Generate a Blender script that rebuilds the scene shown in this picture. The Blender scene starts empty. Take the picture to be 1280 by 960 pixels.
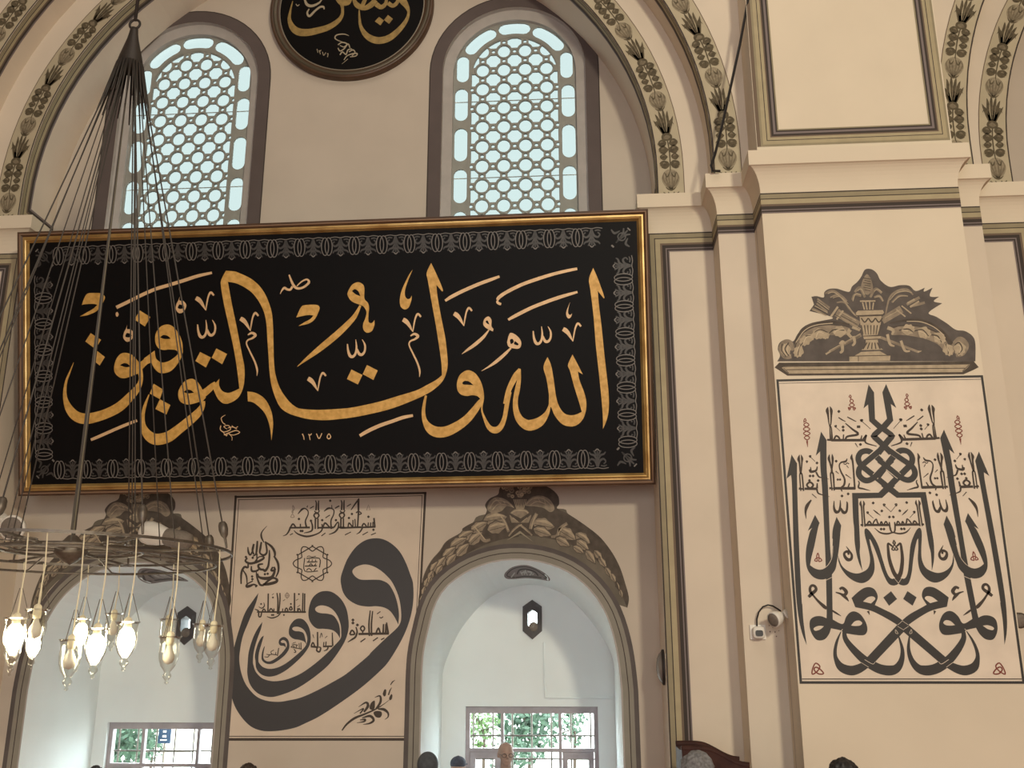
import bpy, bmesh, math, random
from mathutils import Vector, Matrix
from mathutils.geometry import tessellate_polygon
from mathutils.bvhtree import BVHTree

S = bpy.context.scene
COL = S.collection
rnd = random.Random(7)

# ------------------------------------------------------------------ camera
F_PX = 1241.09
PITCH, YAW, ROLL = 0.278273, -0.0722186, -0.00088964
cam_pos = Vector((0.0, 0.0, 2.35))
_fw = Vector((math.sin(YAW) * math.cos(PITCH), math.cos(YAW) * math.cos(PITCH), math.sin(PITCH)))
_r0 = Vector((math.cos(YAW), -math.sin(YAW), 0.0))
_u0 = _r0.cross(_fw)
cam_r = _r0 * math.cos(ROLL) + _u0 * math.sin(ROLL)
cam_u = _u0 * math.cos(ROLL) - _r0 * math.sin(ROLL)
cd = bpy.data.cameras.new('camera')
cd.sensor_width = 36.0
cd.lens = F_PX / 1280.0 * 36.0
cd.clip_start, cd.clip_end = 0.05, 400
cam = bpy.data.objects.new('camera', cd)
COL.objects.link(cam)
M3 = Matrix((cam_r, cam_u, -_fw)).transposed()
cam.matrix_world = Matrix.Translation(cam_pos) @ M3.to_4x4()
S.camera = cam

# ------------------------------------------------------------------ colour management, world, lights
S.view_settings.view_transform = 'Standard'
S.view_settings.look = 'None'
S.view_settings.exposure = 0.13
S.view_settings.gamma = 1.0
S.view_settings.use_curve_mapping = False
S.cycles.use_denoising = True
S.cycles.max_bounces = 8
S.cycles.diffuse_bounces = 5
S.cycles.transparent_max_bounces = 24
S.cycles.sample_clamp_indirect = 6.0

w = bpy.data.worlds.new('daylight')
S.world = w
w.use_nodes = True
bg = w.node_tree.nodes['Background']
bg.inputs['Color'].default_value = (0.86, 0.96, 1.0, 1)
bg.inputs['Strength'].default_value = 13.0


def area(name, loc, target, size, power, color, sy=None):
    d = bpy.data.lights.new(name, 'AREA')
    d.energy = power
    d.color = color
    d.size = size
    if sy:
        d.shape = 'RECTANGLE'
        d.size_y = sy
    o = bpy.data.objects.new(name, d)
    COL.objects.link(o)
    o.location = loc
    o.rotation_euler = (Vector(target) - Vector(loc)).to_track_quat('-Z', 'Y').to_euler()
    return o


# daylight from the high windows of the hall behind the viewer, and the domes overhead; the low fill is extra
area('hall_window_light', (4.4, -5.0, 7.0), (0.6, 8.5, 5.6), 1.1, 760, (1.0, 0.885, 0.665))
area('dome_light', (0.0, 2.5, 13.2), (0.0, 3.5, 0.0), 6.0, 130, (1.0, 0.95, 0.88))
area('hall_fill_light', (-1.0, -8.0, 3.4), (-1.0, 9.0, 3.0), 6.0, 470, (0.97, 0.98, 1.0))  # added soft fill, brightens the niches and shaded faces


# ------------------------------------------------------------------ materials
def mat(name, col, rough=0.7, metal=0.0, var=0.0, scale=6.0, spec=None, bump=0.0, col2=None, emit=0.0):
    m = bpy.data.materials.new(name)
    m.use_nodes = True
    nt = m.node_tree
    b = nt.nodes['Principled BSDF']
    b.inputs['Roughness'].default_value = rough
    b.inputs['Metallic'].default_value = metal
    if spec is not None:
        b.inputs['Specular IOR Level'].default_value = spec
    c = tuple(col) + (1,)
    if var > 0 or col2:
        tc = nt.nodes.new('ShaderNodeTexCoord')
        nz = nt.nodes.new('ShaderNodeTexNoise')
        nz.inputs['Scale'].default_value = scale
        nz.inputs['Detail'].default_value = 5
        nt.links.new(tc.outputs['Object'], nz.inputs['Vector'])
        rp = nt.nodes.new('ShaderNodeValToRGB')
        c2 = tuple(col2) if col2 else tuple(x * (1 - var) for x in col)
        c1 = tuple(col) if col2 else tuple(min(1, x * (1 + var)) for x in col)
        rp.color_ramp.elements[0].position = 0.35
        rp.color_ramp.elements[1].position = 0.65
        rp.color_ramp.elements[0].color = c2 + (1,)
        rp.color_ramp.elements[1].color = c1 + (1,)
        nt.links.new(nz.outputs['Fac'], rp.inputs['Fac'])
        nt.links.new(rp.outputs['Color'], b.inputs['Base Color'])
        if bump > 0:
            bp = nt.nodes.new('ShaderNodeBump')
            bp.inputs['Strength'].default_value = bump
            bp.inputs['Distance'].default_value = 0.01
            nt.links.new(nz.outputs['Fac'], bp.inputs['Height'])
            nt.links.new(bp.outputs['Normal'], b.inputs['Normal'])
    else:
        b.inputs['Base Color'].default_value = c
    if emit > 0:
        b.inputs['Emission Color'].default_value = c
        b.inputs['Emission Strength'].default_value = emit
    return m


def glass_mat(name, tint, gloss=0.12):
    m = bpy.data.materials.new(name)
    m.use_nodes = True
    nt = m.node_tree
    nt.nodes.remove(nt.nodes['Principled BSDF'])
    out = nt.nodes['Material Output']
    tr = nt.nodes.new('ShaderNodeBsdfTransparent')
    tr.inputs['Color'].default_value = tuple(tint) + (1,)
    gl = nt.nodes.new('ShaderNodeBsdfGlossy')
    gl.inputs['Roughness'].default_value = 0.08
    lw = nt.nodes.new('ShaderNodeLayerWeight')
    lw.inputs['Blend'].default_value = 0.25
    mul = nt.nodes.new('ShaderNodeMath')
    mul.operation = 'MULTIPLY'
    mul.inputs[1].default_value = gloss * 4
    mx = nt.nodes.new('ShaderNodeMixShader')
    nt.links.new(lw.outputs['Facing'], mul.inputs[0])
    nt.links.new(mul.outputs[0], mx.inputs['Fac'])
    nt.links.new(tr.outputs[0], mx.inputs[1])
    nt.links.new(gl.outputs[0], mx.inputs[2])
    nt.links.new(mx.outputs[0], out.inputs['Surface'])
    return m


M = dict(
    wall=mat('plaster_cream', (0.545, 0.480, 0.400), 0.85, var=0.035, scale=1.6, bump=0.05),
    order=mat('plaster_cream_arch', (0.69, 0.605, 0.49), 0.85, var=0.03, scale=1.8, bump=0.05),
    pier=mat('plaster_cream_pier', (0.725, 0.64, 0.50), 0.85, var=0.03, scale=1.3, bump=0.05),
    niche=mat('plaster_white', (0.80, 0.86, 0.86), 0.85, var=0.02, scale=2.0),
    panel=mat('mural_ground', (0.63, 0.54, 0.44), 0.85, var=0.05, scale=3.0),
    panel2=mat('mural_ground_pale', (0.76, 0.665, 0.545), 0.85, var=0.06, scale=4.0),
    ink=mat('ink_black', (0.030, 0.027, 0.025), 0.6),
    ink2=mat('ink_brown', (0.055, 0.04, 0.030), 0.7),
    red=mat('paint_brick_red', (0.20, 0.04, 0.025), 0.7),
    grey=mat('paint_faded_grey', (0.30, 0.24, 0.19), 0.8),
    olive=mat('paint_olive', (0.29, 0.25, 0.158), 0.8, var=0.06, scale=8),
    olive2=mat('paint_pale_olive', (0.405, 0.345, 0.215), 0.8, var=0.05, scale=8),
    dark=mat('paint_dark_line', (0.045, 0.034, 0.028), 0.8),
    umber=mat('paint_umber', (0.16, 0.115, 0.08), 0.8),
    violet=mat('paint_grey_violet', (0.20, 0.165, 0.16), 0.8),
    gband=mat('paint_garland_band', (0.47, 0.41, 0.285), 0.8, var=0.05, scale=5),
    gdark=mat('paint_garland_dark', (0.095, 0.075, 0.042), 0.8, var=0.25, scale=30),
    gmid=mat('paint_garland_mid', (0.19, 0.155, 0.10), 0.8, var=0.2, scale=30),
    glight=mat('paint_garland_light', (0.40, 0.345, 0.23), 0.8),
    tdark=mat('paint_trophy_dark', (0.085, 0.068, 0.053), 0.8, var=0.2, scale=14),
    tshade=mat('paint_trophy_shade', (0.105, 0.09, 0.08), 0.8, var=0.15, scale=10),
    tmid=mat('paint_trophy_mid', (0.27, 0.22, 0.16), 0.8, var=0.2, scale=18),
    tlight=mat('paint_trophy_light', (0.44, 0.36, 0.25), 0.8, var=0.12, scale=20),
    winband=mat('paint_window_band', (0.105, 0.082, 0.077), 0.8, var=0.05, scale=4),
    stucco=mat('stucco_grey', (0.41, 0.385, 0.36), 0.8, var=0.05, scale=8),
    lattice=mat('lattice_plaster', (0.30, 0.305, 0.275), 0.8, var=0.05, scale=10),
    pane=glass_mat('frosted_pane', (0.055, 0.062, 0.0585), 0.03),
    clear=glass_mat('clear_pane', (0.93, 0.97, 0.96), 0.10),
    lampglass=glass_mat('lamp_glass', (0.93, 0.93, 0.90), 0.22),
    board=mat('board_black', (0.006, 0.0055, 0.0055), 0.45, spec=0.08),
    gold=mat('gold_leaf', (0.74, 0.445, 0.12), 0.5, metal=0.1, scale=22, col2=(0.56, 0.31, 0.062)),
    goldpale=mat('gold_pale', (0.74, 0.50, 0.27), 0.5, metal=0.15, var=0.08, scale=20),
    goldframe=mat('gold_frame', (0.66, 0.45, 0.17), 0.33, metal=0.6, col2=(0.42, 0.25, 0.08), scale=5),
    framebrown=mat('frame_brown', (0.075, 0.04, 0.022), 0.4, var=0.2, scale=6),
    framepink=mat('frame_rim', (0.33, 0.22, 0.15), 0.4, metal=0.3),
    silver=mat('border_silver', (0.165, 0.15, 0.135), 0.5),
    silver2=mat('border_silver_dim', (0.038, 0.034, 0.030), 0.5, var=0.3, scale=30),
    iron=mat('iron_dark', (0.05, 0.043, 0.038), 0.5, metal=0.6),
    iron2=mat('iron_worn', (0.13, 0.11, 0.09), 0.45, metal=0.6, var=0.2, scale=30),
    cable=mat('cable_grey', (0.062, 0.054, 0.046), 0.6),
    porcelain=mat('porcelain_ivory', (0.75, 0.68, 0.48), 0.35),
    bulb=mat('bulb_lit', (1.0, 0.90, 0.66), 0.4, emit=40.0),
    bulboff=mat('bulb_unlit', (0.72, 0.68, 0.58), 0.3),
    white=mat('plastic_white', (0.78, 0.75, 0.68), 0.45),
    grille=mat('speaker_grille', (0.20, 0.17, 0.14), 0.7, var=0.1, scale=60),
    black=mat('plastic_black', (0.015, 0.014, 0.014), 0.35),
    wood=mat('wood_dark', (0.060, 0.024, 0.018), 0.65, spec=0.2, scale=9, col2=(0.035, 0.014, 0.012)),
    winwood=mat('window_wood', (0.36, 0.325, 0.34), 0.55, var=0.1, scale=8),
    carpet=mat('carpet_red', (0.36, 0.15, 0.115), 0.95, var=0.2, scale=18),
    hall=mat('hall_plaster', (0.62, 0.56, 0.47), 0.9, var=0.03, scale=1),
    ground=mat('paving_pale', (0.55, 0.53, 0.49), 0.9, var=0.1, scale=2),
    leaf=mat('leaf_green', (0.032, 0.075, 0.040), 0.7, col2=(0.02, 0.05, 0.028), scale=3),
    leaf2=mat('leaf_bright', (0.055, 0.11, 0.022), 0.7, col2=(0.035, 0.08, 0.02), scale=3),
    bark=mat('bark_brown', (0.05, 0.036, 0.026), 0.9, var=0.2, scale=12),
    house=mat('house_render', (0.66, 0.60, 0.52), 0.9, var=0.05, scale=2),
    signblue=mat('sign_blue', (0.012, 0.032, 0.07), 0.5),
    skin=mat('skin', (0.38, 0.26, 0.21), 0.55, var=0.05, scale=20),
    hairblack=mat('hair_black', (0.012, 0.010, 0.010), 0.55, var=0.3, scale=60),
    hairgrey=mat('hair_grey', (0.17, 0.17, 0.175), 0.7, var=0.3, scale=50),
    hairbrown=mat('hair_brown', (0.035, 0.022, 0.015), 0.55, var=0.3, scale=60),
    cap=mat('cap_navy', (0.06, 0.07, 0.10), 0.8, var=0.15, scale=40),
    scarf=mat('scarf_slate', (0.07, 0.08, 0.09), 0.85, var=0.15, scale=30),
    shirtblue=mat('shirt_blue', (0.10, 0.15, 0.26), 0.85, var=0.1, scale=30),
    shirtgrey=mat('shirt_grey', (0.22, 0.22, 0.23), 0.85, var=0.1, scale=30),
    shirtwhite=mat('shirt_white', (0.62, 0.61, 0.58), 0.85, var=0.05, scale=30),
    trousers=mat('trousers_dark', (0.035, 0.035, 0.042), 0.85, var=0.1, scale=30),
    shoe=mat('shoe_black', (0.02, 0.018, 0.016), 0.4),
)


# ------------------------------------------------------------------ object helpers
def link(o, parent=None):
    COL.objects.link(o)
    if parent:
        o.parent = parent
    return o


def thing(name, label, cat, loc=(0, 0, 0), group=None):
    o = bpy.data.objects.new(name, None)
    o.location = loc
    o.empty_display_size = 0.2
    o['label'] = label
    o['category'] = cat
    if group:
        o['group'] = group
    return link(o)


def base(parent):
    p = Vector((0, 0, 0))
    while parent:
        p += parent.location
        parent = parent.parent
    return p


class MB:
    """collects world-space faces, each with a material"""

    def __init__(self):
        self.v, self.f, self.m, self.mats = [], [], [], []
        self.k = 0

    def mi(self, m):
        if m not in self.mats:
            self.mats.append(m)
        return self.mats.index(m)

    def add(self, verts, faces, m):
        k = len(self.v)
        i = self.mi(m)
        self.v += [Vector(a) for a in verts]
        for f in faces:
            self.f.append([k + j for j in f])
            self.m.append(i)

    def quad(self, a, b, c, d, m):
        self.add([a, b, c, d], [(0, 1, 2, 3)], m)

    def box(self, lo, hi, m, rot=None, about=None):
        x0, y0, z0 = lo
        x1, y1, z1 = hi
        vs = [Vector(p) for p in ((x0, y0, z0), (x1, y0, z0), (x1, y1, z0), (x0, y1, z0), (x0, y0, z1), (x1, y0, z1), (x1, y1, z1), (x0, y1, z1))]
        if rot is not None:
            c = Vector(about)
            vs = [rot @ (p - c) + c for p in vs]
        self.add(vs, [(0, 3, 2, 1), (4, 5, 6, 7), (0, 1, 5, 4), (1, 2, 6, 5), (2, 3, 7, 6), (3, 0, 4, 7)], m)

    def tube(self, pts, r, m, n=8, caps=True):
        pts = [Vector(p) for p in pts]
        rs = r if isinstance(r, (list, tuple)) else [r] * len(pts)
        rings = []
        up = None
        for i, p in enumerate(pts):
            d = (pts[min(i + 1, len(pts) - 1)] - pts[max(i - 1, 0)]).normalized()
            if up is None:
                up = Vector((0, 0, 1)) if abs(d.z) < 0.9 else Vector((0, 1, 0))
            s = d.cross(up)
            s.normalize()
            t = s.cross(d)
            up = t
            rings.append([p + (s * math.cos(a) + t * math.sin(a)) * rs[i] for a in [2 * math.pi * k / n for k in range(n)]])
        vs = [q for ring in rings for q in ring]
        fs = []
        for i in range(len(pts) - 1):
            for k in range(n):
                k2 = (k + 1) % n
                fs.append((i * n + k, i * n + k2, (i + 1) * n + k2, (i + 1) * n + k))
        if caps:
            fs.append(tuple(range(n))[::-1])
            fs.append(tuple((len(pts) - 1) * n + k for k in range(n)))
        self.add(vs, fs, m)

    def lathe(self, c, axis, prof, m, n=24, sx=1.0):
        """prof: (radius, height) pairs along axis"""
        c = Vector(c)
        ax = Vector(axis).normalized()
        a = ax.orthogonal().normalized()
        b = ax.cross(a)
        vs, fs = [], []
        for r, h in prof:
            for k in range(n):
                t = 2 * math.pi * k / n
                vs.append(c + ax * h + (a * math.cos(t) * sx + b * math.sin(t)) * max(r, 1e-5))
        for i in range(len(prof) - 1):
            for k in range(n):
                k2 = (k + 1) % n
                fs.append((i * n + k, i * n + k2, (i + 1) * n + k2, (i + 1) * n + k))
        self.add(vs, fs, m)

    def build(self, name, parent=None, smooth=False, kind=None, loc=None):
        b = base(parent)
        if loc is not None:
            b = Vector(loc)
        me = bpy.data.meshes.new(name)
        me.from_pydata([tuple(p - b) for p in self.v], [], self.f)
        for m in self.mats:
            me.materials.append(m)
        me.polygons.foreach_set('material_index', self.m)
        if smooth:
            me.polygons.foreach_set('use_smooth', [True] * len(me.polygons))
        me.update()
        o = bpy.data.objects.new(name, me)
        link(o, parent)
        if loc is not None and parent is None:
            o.location = loc
        if kind:
            o['kind'] = kind
        return o


def fixn(o):
    bm = bmesh.new()
    bm.from_mesh(o.data)
    bmesh.ops.remove_doubles(bm, verts=bm.verts, dist=1e-5)
    bmesh.ops.recalc_face_normals(bm, faces=bm.faces)
    bm.to_mesh(o.data)
    bm.free()
    return o


# ------------------------------------------------------------------ geometry of the place read off the photograph
def ray(x, y):
    return cam_r * ((x - 640) / F_PX) - cam_u * ((y - 480) / F_PX) + _fw


def at(x, y, Y):
    d = ray(x, y)
    return cam_pos + d * (Y / d.y)


class Plane:
    def __init__(self, o, n):
        self.o, self.n = Vector(o), Vector(n).normalized()

    def hit(self, x, y, lift=0.0):
        d = ray(x, y)
        t = (self.o - cam_pos).dot(self.n) / d.dot(self.n)
        return cam_pos + d * t + self.n * lift


Y0, Y1, Y2, Y3 = 9.44, 8.80, 8.43, 8.03      # back wall, two stepped arch orders, pier face
WALL = Plane((0, Y0, 0), (0, -1, 0))
PIER = Plane((0, Y3, 0), (0, -1, 0))

# ------------------------------------------------------------------ traced brushwork
CROP = dict(
    A1=(70, 330, 8), A2=(70, 440, 8), A3=(210, 330, 8), A4=(210, 440, 8), A5=(340, 330, 8), A6=(360, 440, 8),
    B1=(480, 320, 8), B2=(480, 440, 8), B3=(620, 320, 8), B4=(620, 430, 8), MD=(360, 0, 8),
    W1=(280, 610, 8), W2=(400, 610, 8), W3=(280, 710, 8), W4=(400, 710, 8), W5=(270, 820, 8), W6=(400, 820, 8),
    P1=(965, 465, 8), P2=(1100, 465, 8), P3=(965, 560, 8), P4=(1100, 560, 8), P5=(985, 660, 8), P6=(1120, 660, 8),
    P7=(985, 750, 8), P8=(1120, 750, 8), T1=(965, 325, 6.193), T2=(1080, 325, 6.193), GA=(520, 595, 5.65), GB=(640, 595, 5.647),
    NV=(620, 690, 7.3875))


def crom(p0, p1, p2, p3, t):
    return tuple(0.5 * (2 * b + (c - a) * t + (2 * a - 5 * b + 4 * c - d) * t * t + (3 * b - a - 3 * c + d) * t ** 3) for a, b, c, d in zip(p0, p1, p2, p3))


def smooth_line(pts, corner, closed, n=6):
    """Catmull-Rom through pts; corner[i] makes point i a sharp one"""
    N = len(pts)
    out = []
    segs = range(N if closed else N - 1)
    for i in segs:
        a, b = pts[i], pts[(i + 1) % N]
        pa = pts[i - 1] if (closed or i > 0) else a
        pd = pts[(i + 2) % N] if (closed or i + 2 < N) else b
        if corner[i]:
            pa = a
        if corner[(i + 1) % N]:
            pd = b
        k = 1 if (corner[i] and corner[(i + 1) % N]) else n
        for j in range(k):
            out.append(crom(pa, a, b, pd, j / k))
    if not closed:
        out.append(tuple(pts[-1]))
    return out


def parse(txt):
    """yields ('R'|'F', [loops]) in photograph pixels"""
    for item in txt.split(';'):
        item = item.strip()
        if not item:
            continue
        kind = item[0]
        crop = None
        loops, cur, cor = [], [], []
        lw = 10.0
        for tok in item[1:].split():
            if tok[0] == '@':
                crop = CROP[tok[1:]]
                continue
            if tok == '|':
                loops.append((cur, cor))
                cur, cor = [], []
                continue
            c = tok.endswith('*')
            q = [float(v) for v in tok.rstrip('*').split(',')]
            x, y = crop[0] + q[0] / crop[2], crop[1] + q[1] / crop[2]
            if kind in 'RC':
                if len(q) > 2:
                    lw = q[2]
                cur.append((x, y, lw / crop[2]))
            else:
                cur.append((x, y))
            cor.append(c)
        loops.append((cur, cor))
        yield kind, loops


def ribbon(line, closed=False):
    L = []
    n = len(line)
    for i, (x, y, wd) in enumerate(line):
        a = line[i - 1] if (i > 0 or closed) else line[i]
        b = line[(i + 1) % n] if (i < n - 1 or closed) else line[i]
        dx, dy = b[0] - a[0], b[1] - a[1]
        l = math.hypot(dx, dy) or 1
        L.append(((x - dy / l * wd / 2, y + dx / l * wd / 2), (x + dy / l * wd / 2, y - dx / l * wd / 2)))
    return L


def draw(mb, txt, hit, m, n=6, fat=1.0):
    """adds traced strokes to mb; hit(x, y) puts a photograph pixel on the painted surface"""
    base_hit = hit
    for kind, loops in parse(txt):
        mb.k += 1
        e = Vector((0, -0.00002 * (mb.k % 60), 0))     # later strokes lie on top of earlier ones

        def hit(x, y, e=e):
            return base_hit(x, y) + e
        if kind == 'F':
            rings = [smooth_line(p, c, True, n) for p, c in loops]
            P = [[Vector((x, -y, 0)) for x, y in r] for r in rings]
            flat = [q for r in rings for q in r]
            tris = tessellate_polygon(P)
            mb.add([hit(x, y) for x, y in flat], tris, m)
        else:
            p, c = loops[0]
            line = [(x, y, wd * fat) for x, y, wd in smooth_line(p, c, kind == 'C', n)]
            if kind == 'R' and len(line) < 2:
                continue
            L = ribbon(line, kind == 'C')
            vs = []
            for a, b in L:
                vs += [hit(*a), hit(*b)]
            k = len(L)
            fs = [(2 * i, 2 * i + 1, 2 * i + 3, 2 * i + 2) for i in range(k - 1)]
            if kind == 'C':
                fs.append((2 * k - 2, 2 * k - 1, 1, 0))
            mb.add(vs, fs, m)


def lifted(pl, h):
    return lambda x, y: pl.hit(x, y, h)


def dots(crop, pts, r):
    """little square-ish dots as trace text"""
    o = []
    for x, y in pts:
        o.append('F @%s %g,%g %g,%g %g,%g %g,%g' % (crop, x - r, y, x, y - r, x + r, y, x, y + r))
    return ';'.join(o) + ';'


def shift(txt, crop, dx, dy):
    """a template drawn about (0,0) moved to (dx,dy) of a crop"""
    out = []
    for item in txt.split(';'):
        item = item.strip()
        if not item:
            continue
        tk = item.split()
        res = [tk[0], '@' + crop]
        for t in tk[1:]:
            if t == '|':
                res.append(t)
                continue
            c = '*' if t.endswith('*') else ''
            q = [float(v) for v in t.rstrip('*').split(',')]
            q[0] += dx
            q[1] += dy
            res.append(','.join('%g' % v for v in q) + c)
        out.append(' '.join(res))
    return ';'.join(out) + ';'

# ================================================================== THE SETTING
XC, PX0, PX1 = -2.43, 1.60, 3.28
PC = (PX0 + PX1) / 2
XR = 2 * PC - XC
ZC, R1, R2 = 7.0, 3.205, 3.70
H1, H2 = 3.10, 3.704                 # half widths of the two orders below the cornice
ZTOP, ZSTEP = 13.0, 6.55
XL_END, XR_END = -14.0, 14.0
YB = 10.80                           # back wall of the window niches
BC = -2.477                          # axis of the windows and niches


def arch_pts(xc, hl, R, zb=0.0, n=48):
    """opening outline from the lower left foot over the arch to the lower right foot"""
    p = [(xc - hl, zb), (xc - hl, ZSTEP), (xc - R, ZSTEP)]
    for i in range(n + 1):
        a = math.pi * (1 - i / n)
        p.append((xc + R * math.cos(a), ZC + R * math.sin(a)))
    return p + [(xc + R, ZSTEP), (xc + hl, ZSTEP), (xc + hl, zb)]


def plate(mb, loops, y, m):
    P = [[Vector((x, z, 0)) for x, z in l] for l in loops]
    tris = tessellate_polygon(P)
    mb.add([(x, y, z) for l in loops for x, z in l], tris, m)


def reveal(mb, line, ya, yb, m, closed=False):
    n = len(line)
    for i in range(n if closed else n - 1):
        a, b = line[i], line[(i + 1) % n]
        mb.quad((a[0], ya, a[1]), (b[0], ya, b[1]), (b[0], yb, b[1]), (a[0], yb, a[1]), m)


# ---- niche outlines (polar about a centre so front and back match)
NC, NZ = -0.602, 2.15
_fp = [(528.6, 823), (536, 784), (543.5, 757), (557.7, 734), (585, 714), (616, 702.5), (647, 699.5), (678, 703), (709, 714.5), (734.5, 734), (752, 757), (763.6, 784), (772.5, 823)]
front_ctl = [(-1.517, 0.0), (-1.517, 2.0)] + [tuple(WALL.hit(x, y))[::2] for x, y in _fp] + [(0.318, 2.0), (0.318, 0.0)]
back_ctl = [(-1.520, 0.0), (-1.520, 1.9)] + [tuple(at(x, y, YB))[::2] for x, y in ((553, 855), (556.5, 829), (578.7, 782.8), (617, 744), (663.5, 730.7), (706, 744), (740.6, 779), (765, 821), (768, 860))] + [(0.283, 1.9), (0.283, 0.0)]


def resample(ctl, n):
    c = [False] * len(ctl)
    line = smooth_line(ctl[1:-1], c[1:-1], False, 10)
    line = [ctl[0]] + line + [ctl[-1]]

    def polar(q):
        return math.atan2(q[1] - NZ, q[0] - NC), math.hypot(q[0] - NC, q[1] - NZ)
    up = [polar(q) for q in line if q[1] > NZ - 0.01]
    up = [(a if a > -1.6 else a + 2 * math.pi, r) for a, r in up]
    up.sort(reverse=True)
    out = [ctl[0]]
    for i in range(n + 1):
        a = math.pi * (1 - i / n)
        r = up[-1][1]
        for (a0, r0), (a1, r1) in zip(up, up[1:]):
            if a0 >= a >= a1:
                r = r0 + (r1 - r0) * (a0 - a) / max(1e-6, a0 - a1)
                break
        else:
            r = up[0][1] if a > up[0][0] else up[-1][1]
        out.append((NC + r * math.cos(a), NZ + r * math.sin(a)))
    return out + [ctl[-1]]


niche_front = resample(front_ctl, 40)
niche_back = resample(back_ctl, 40)


def flip(line):
    """the same outline in the other niche, mirrored about the axis of the bay"""
    return [(2 * BC - x, z) for x, z in line][::-1]


NICHES = [(niche_front, niche_back, 1), (flip(niche_front), flip(niche_back), -1)]
WIN_UP = [(-0.661, 0.0), (-4.285, 0.0)]
WZ, WR = 8.63, 0.925


def win_outline(c, r, zb, n=28):
    return [(c - r, zb)] + [(c + r * math.cos(math.pi * (1 - i / n)), WZ + r * math.sin(math.pi * (1 - i / n))) for i in range(n + 1)] + [(c + r, zb)]


# ---- back wall with its window openings
mb = MB()
foot = [(XL_END, 0.0)] + NICHES[1][0] + NICHES[0][0] + [(XR_END, 0.0), (XR_END, ZTOP), (XL_END, ZTOP)]
holes = [win_outline(c, 0.78, 6.55) for c, _ in WIN_UP]
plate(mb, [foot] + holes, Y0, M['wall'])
mb.build('wall_back', kind='structure')

# ---- stepped arch orders and the pier between the bays
mb = MB()
for hl, R, y, yn in ((H1, R1, Y1, Y0), (H2, R2, Y2, Y1)):
    loop = [(XL_END, 0.0)] + arch_pts(XC, hl, R) + arch_pts(XR, hl, R) + [(XR_END, 0.0), (XR_END, ZTOP), (XL_END, ZTOP)]
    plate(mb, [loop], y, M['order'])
    for xc in (XC, XR):
        reveal(mb, arch_pts(xc, hl, R), y, yn, M['order'])
mb.build('wall_back_arches', kind='structure')
mb = MB()
for a, b in ((PX0, PX1), (2 * XC - PX1, 2 * XC - PX0)):
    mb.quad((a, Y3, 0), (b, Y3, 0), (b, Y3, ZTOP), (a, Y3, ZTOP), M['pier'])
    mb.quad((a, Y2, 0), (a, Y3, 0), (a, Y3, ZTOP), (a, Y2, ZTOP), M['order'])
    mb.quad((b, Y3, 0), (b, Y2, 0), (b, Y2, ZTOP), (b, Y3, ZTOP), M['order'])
mb.build('wall_back_pier', kind='structure')


# ---- cornice (cavetto and fascia) round the stepped piers, and the painted mouldings under it
ZC0, ZC1, ZC2, OV = 6.336, 6.565, 6.705, 0.10
BANDW = 0.193
BANDS = [(0.0, 0.06, 'dark'), (0.06, 0.27, 'olive'), (0.27, 0.315, 'dark'), (0.315, 0.55, 'olive2'), (0.55, 0.65, 'umber'), (0.65, 0.81, 'dark'), (0.81, 0.87, 'violet'), (0.87, 0.945, 'dark'), (0.945, 1.0, 'violet')]


def pier_path(s, c):
    """plan of the stepped pier, from the recess of one bay to the recess of the next"""
    p = [(XC + H1, Y0), (XC + H1, Y1), (XC + H2, Y1), (XC + H2, Y2), (PX0, Y2), (PX0, Y3)]
    q = [(2 * PC - x, y) for x, y in p][::-1]
    line = p + q
    if s < 0:
        line = [(2 * XC - x, y) for x, y in line][::-1]
    return line


def offset(path, d):
    """path moved sideways towards the room"""
    out = []
    n = len(path)
    for i in range(n):
        def nrm(a, b):
            dx, dy = b[0] - a[0], b[1] - a[1]
            l = math.hypot(dx, dy)
            return dy / l, -dx / l
        if i == 0:
            nx, ny = nrm(path[0], path[1])
            out.append((path[0][0] + nx * d, path[0][1] + ny * d))
        elif i == n - 1:
            nx, ny = nrm(path[-2], path[-1])
            out.append((path[-1][0] + nx * d, path[-1][1] + ny * d))
        else:
            n1, n2 = nrm(path[i - 1], path[i]), nrm(path[i], path[i + 1])
            k = d / max(0.2, 1 + n1[0] * n2[0] + n1[1] * n2[1])
            out.append((path[i][0] + (n1[0] + n2[0]) * k, path[i][1] + (n1[1] + n2[1]) * k))
    return out


def sweep(mb, path, prof, m):
    rows = [[(x, y, z) for x, y in offset(path, d)] for d, z in prof]
    for a, b in zip(rows, rows[1:]):
        for i in range(len(path) - 1):
            mb.quad(a[i], a[i + 1], b[i + 1], b[i], m)


prof = [(0.0, ZC0)] + [(OV * (1 - math.cos(t)), ZC0 + (ZC1 - ZC0) * math.sin(t)) for t in [math.pi / 2 * i / 8 for i in range(1, 9)]] + [(OV, ZC2), (0.0, ZC2 + 0.004)]
mb = MB()
for s in (1, -1):
    sweep(mb, pier_path(s, 0), prof, M['pier'])
mb.build('trim_1', kind='structure')

mb = MB()
for s in (1, -1):
    full = pier_path(s, 0)
    for a, b, k in BANDS:
        za, zb = ZC0 - a * BANDW, ZC0 - b * BANDW
        sweep(mb, full[1:-1], [(0.003, zb), (0.003, za)], M[k])
# the same mouldings turn down the inner edge of the first order
for xe, sg in ((XC + H1, 1), (XC - H1, -1), (XR - H1, -1), (XR + H1, 1)):
    for a, b, k in BANDS:
        xa, xb = xe + sg * a * BANDW, xe + sg * b * BANDW
        mb.add([(xa, Y1 - 0.004, 0), (xb, Y1 - 0.004, 0), (xb, Y1 - 0.004, ZC0 - b * BANDW), (xa, Y1 - 0.004, ZC0 - a * BANDW)], [(0, 1, 2, 3)], M[k])
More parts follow.
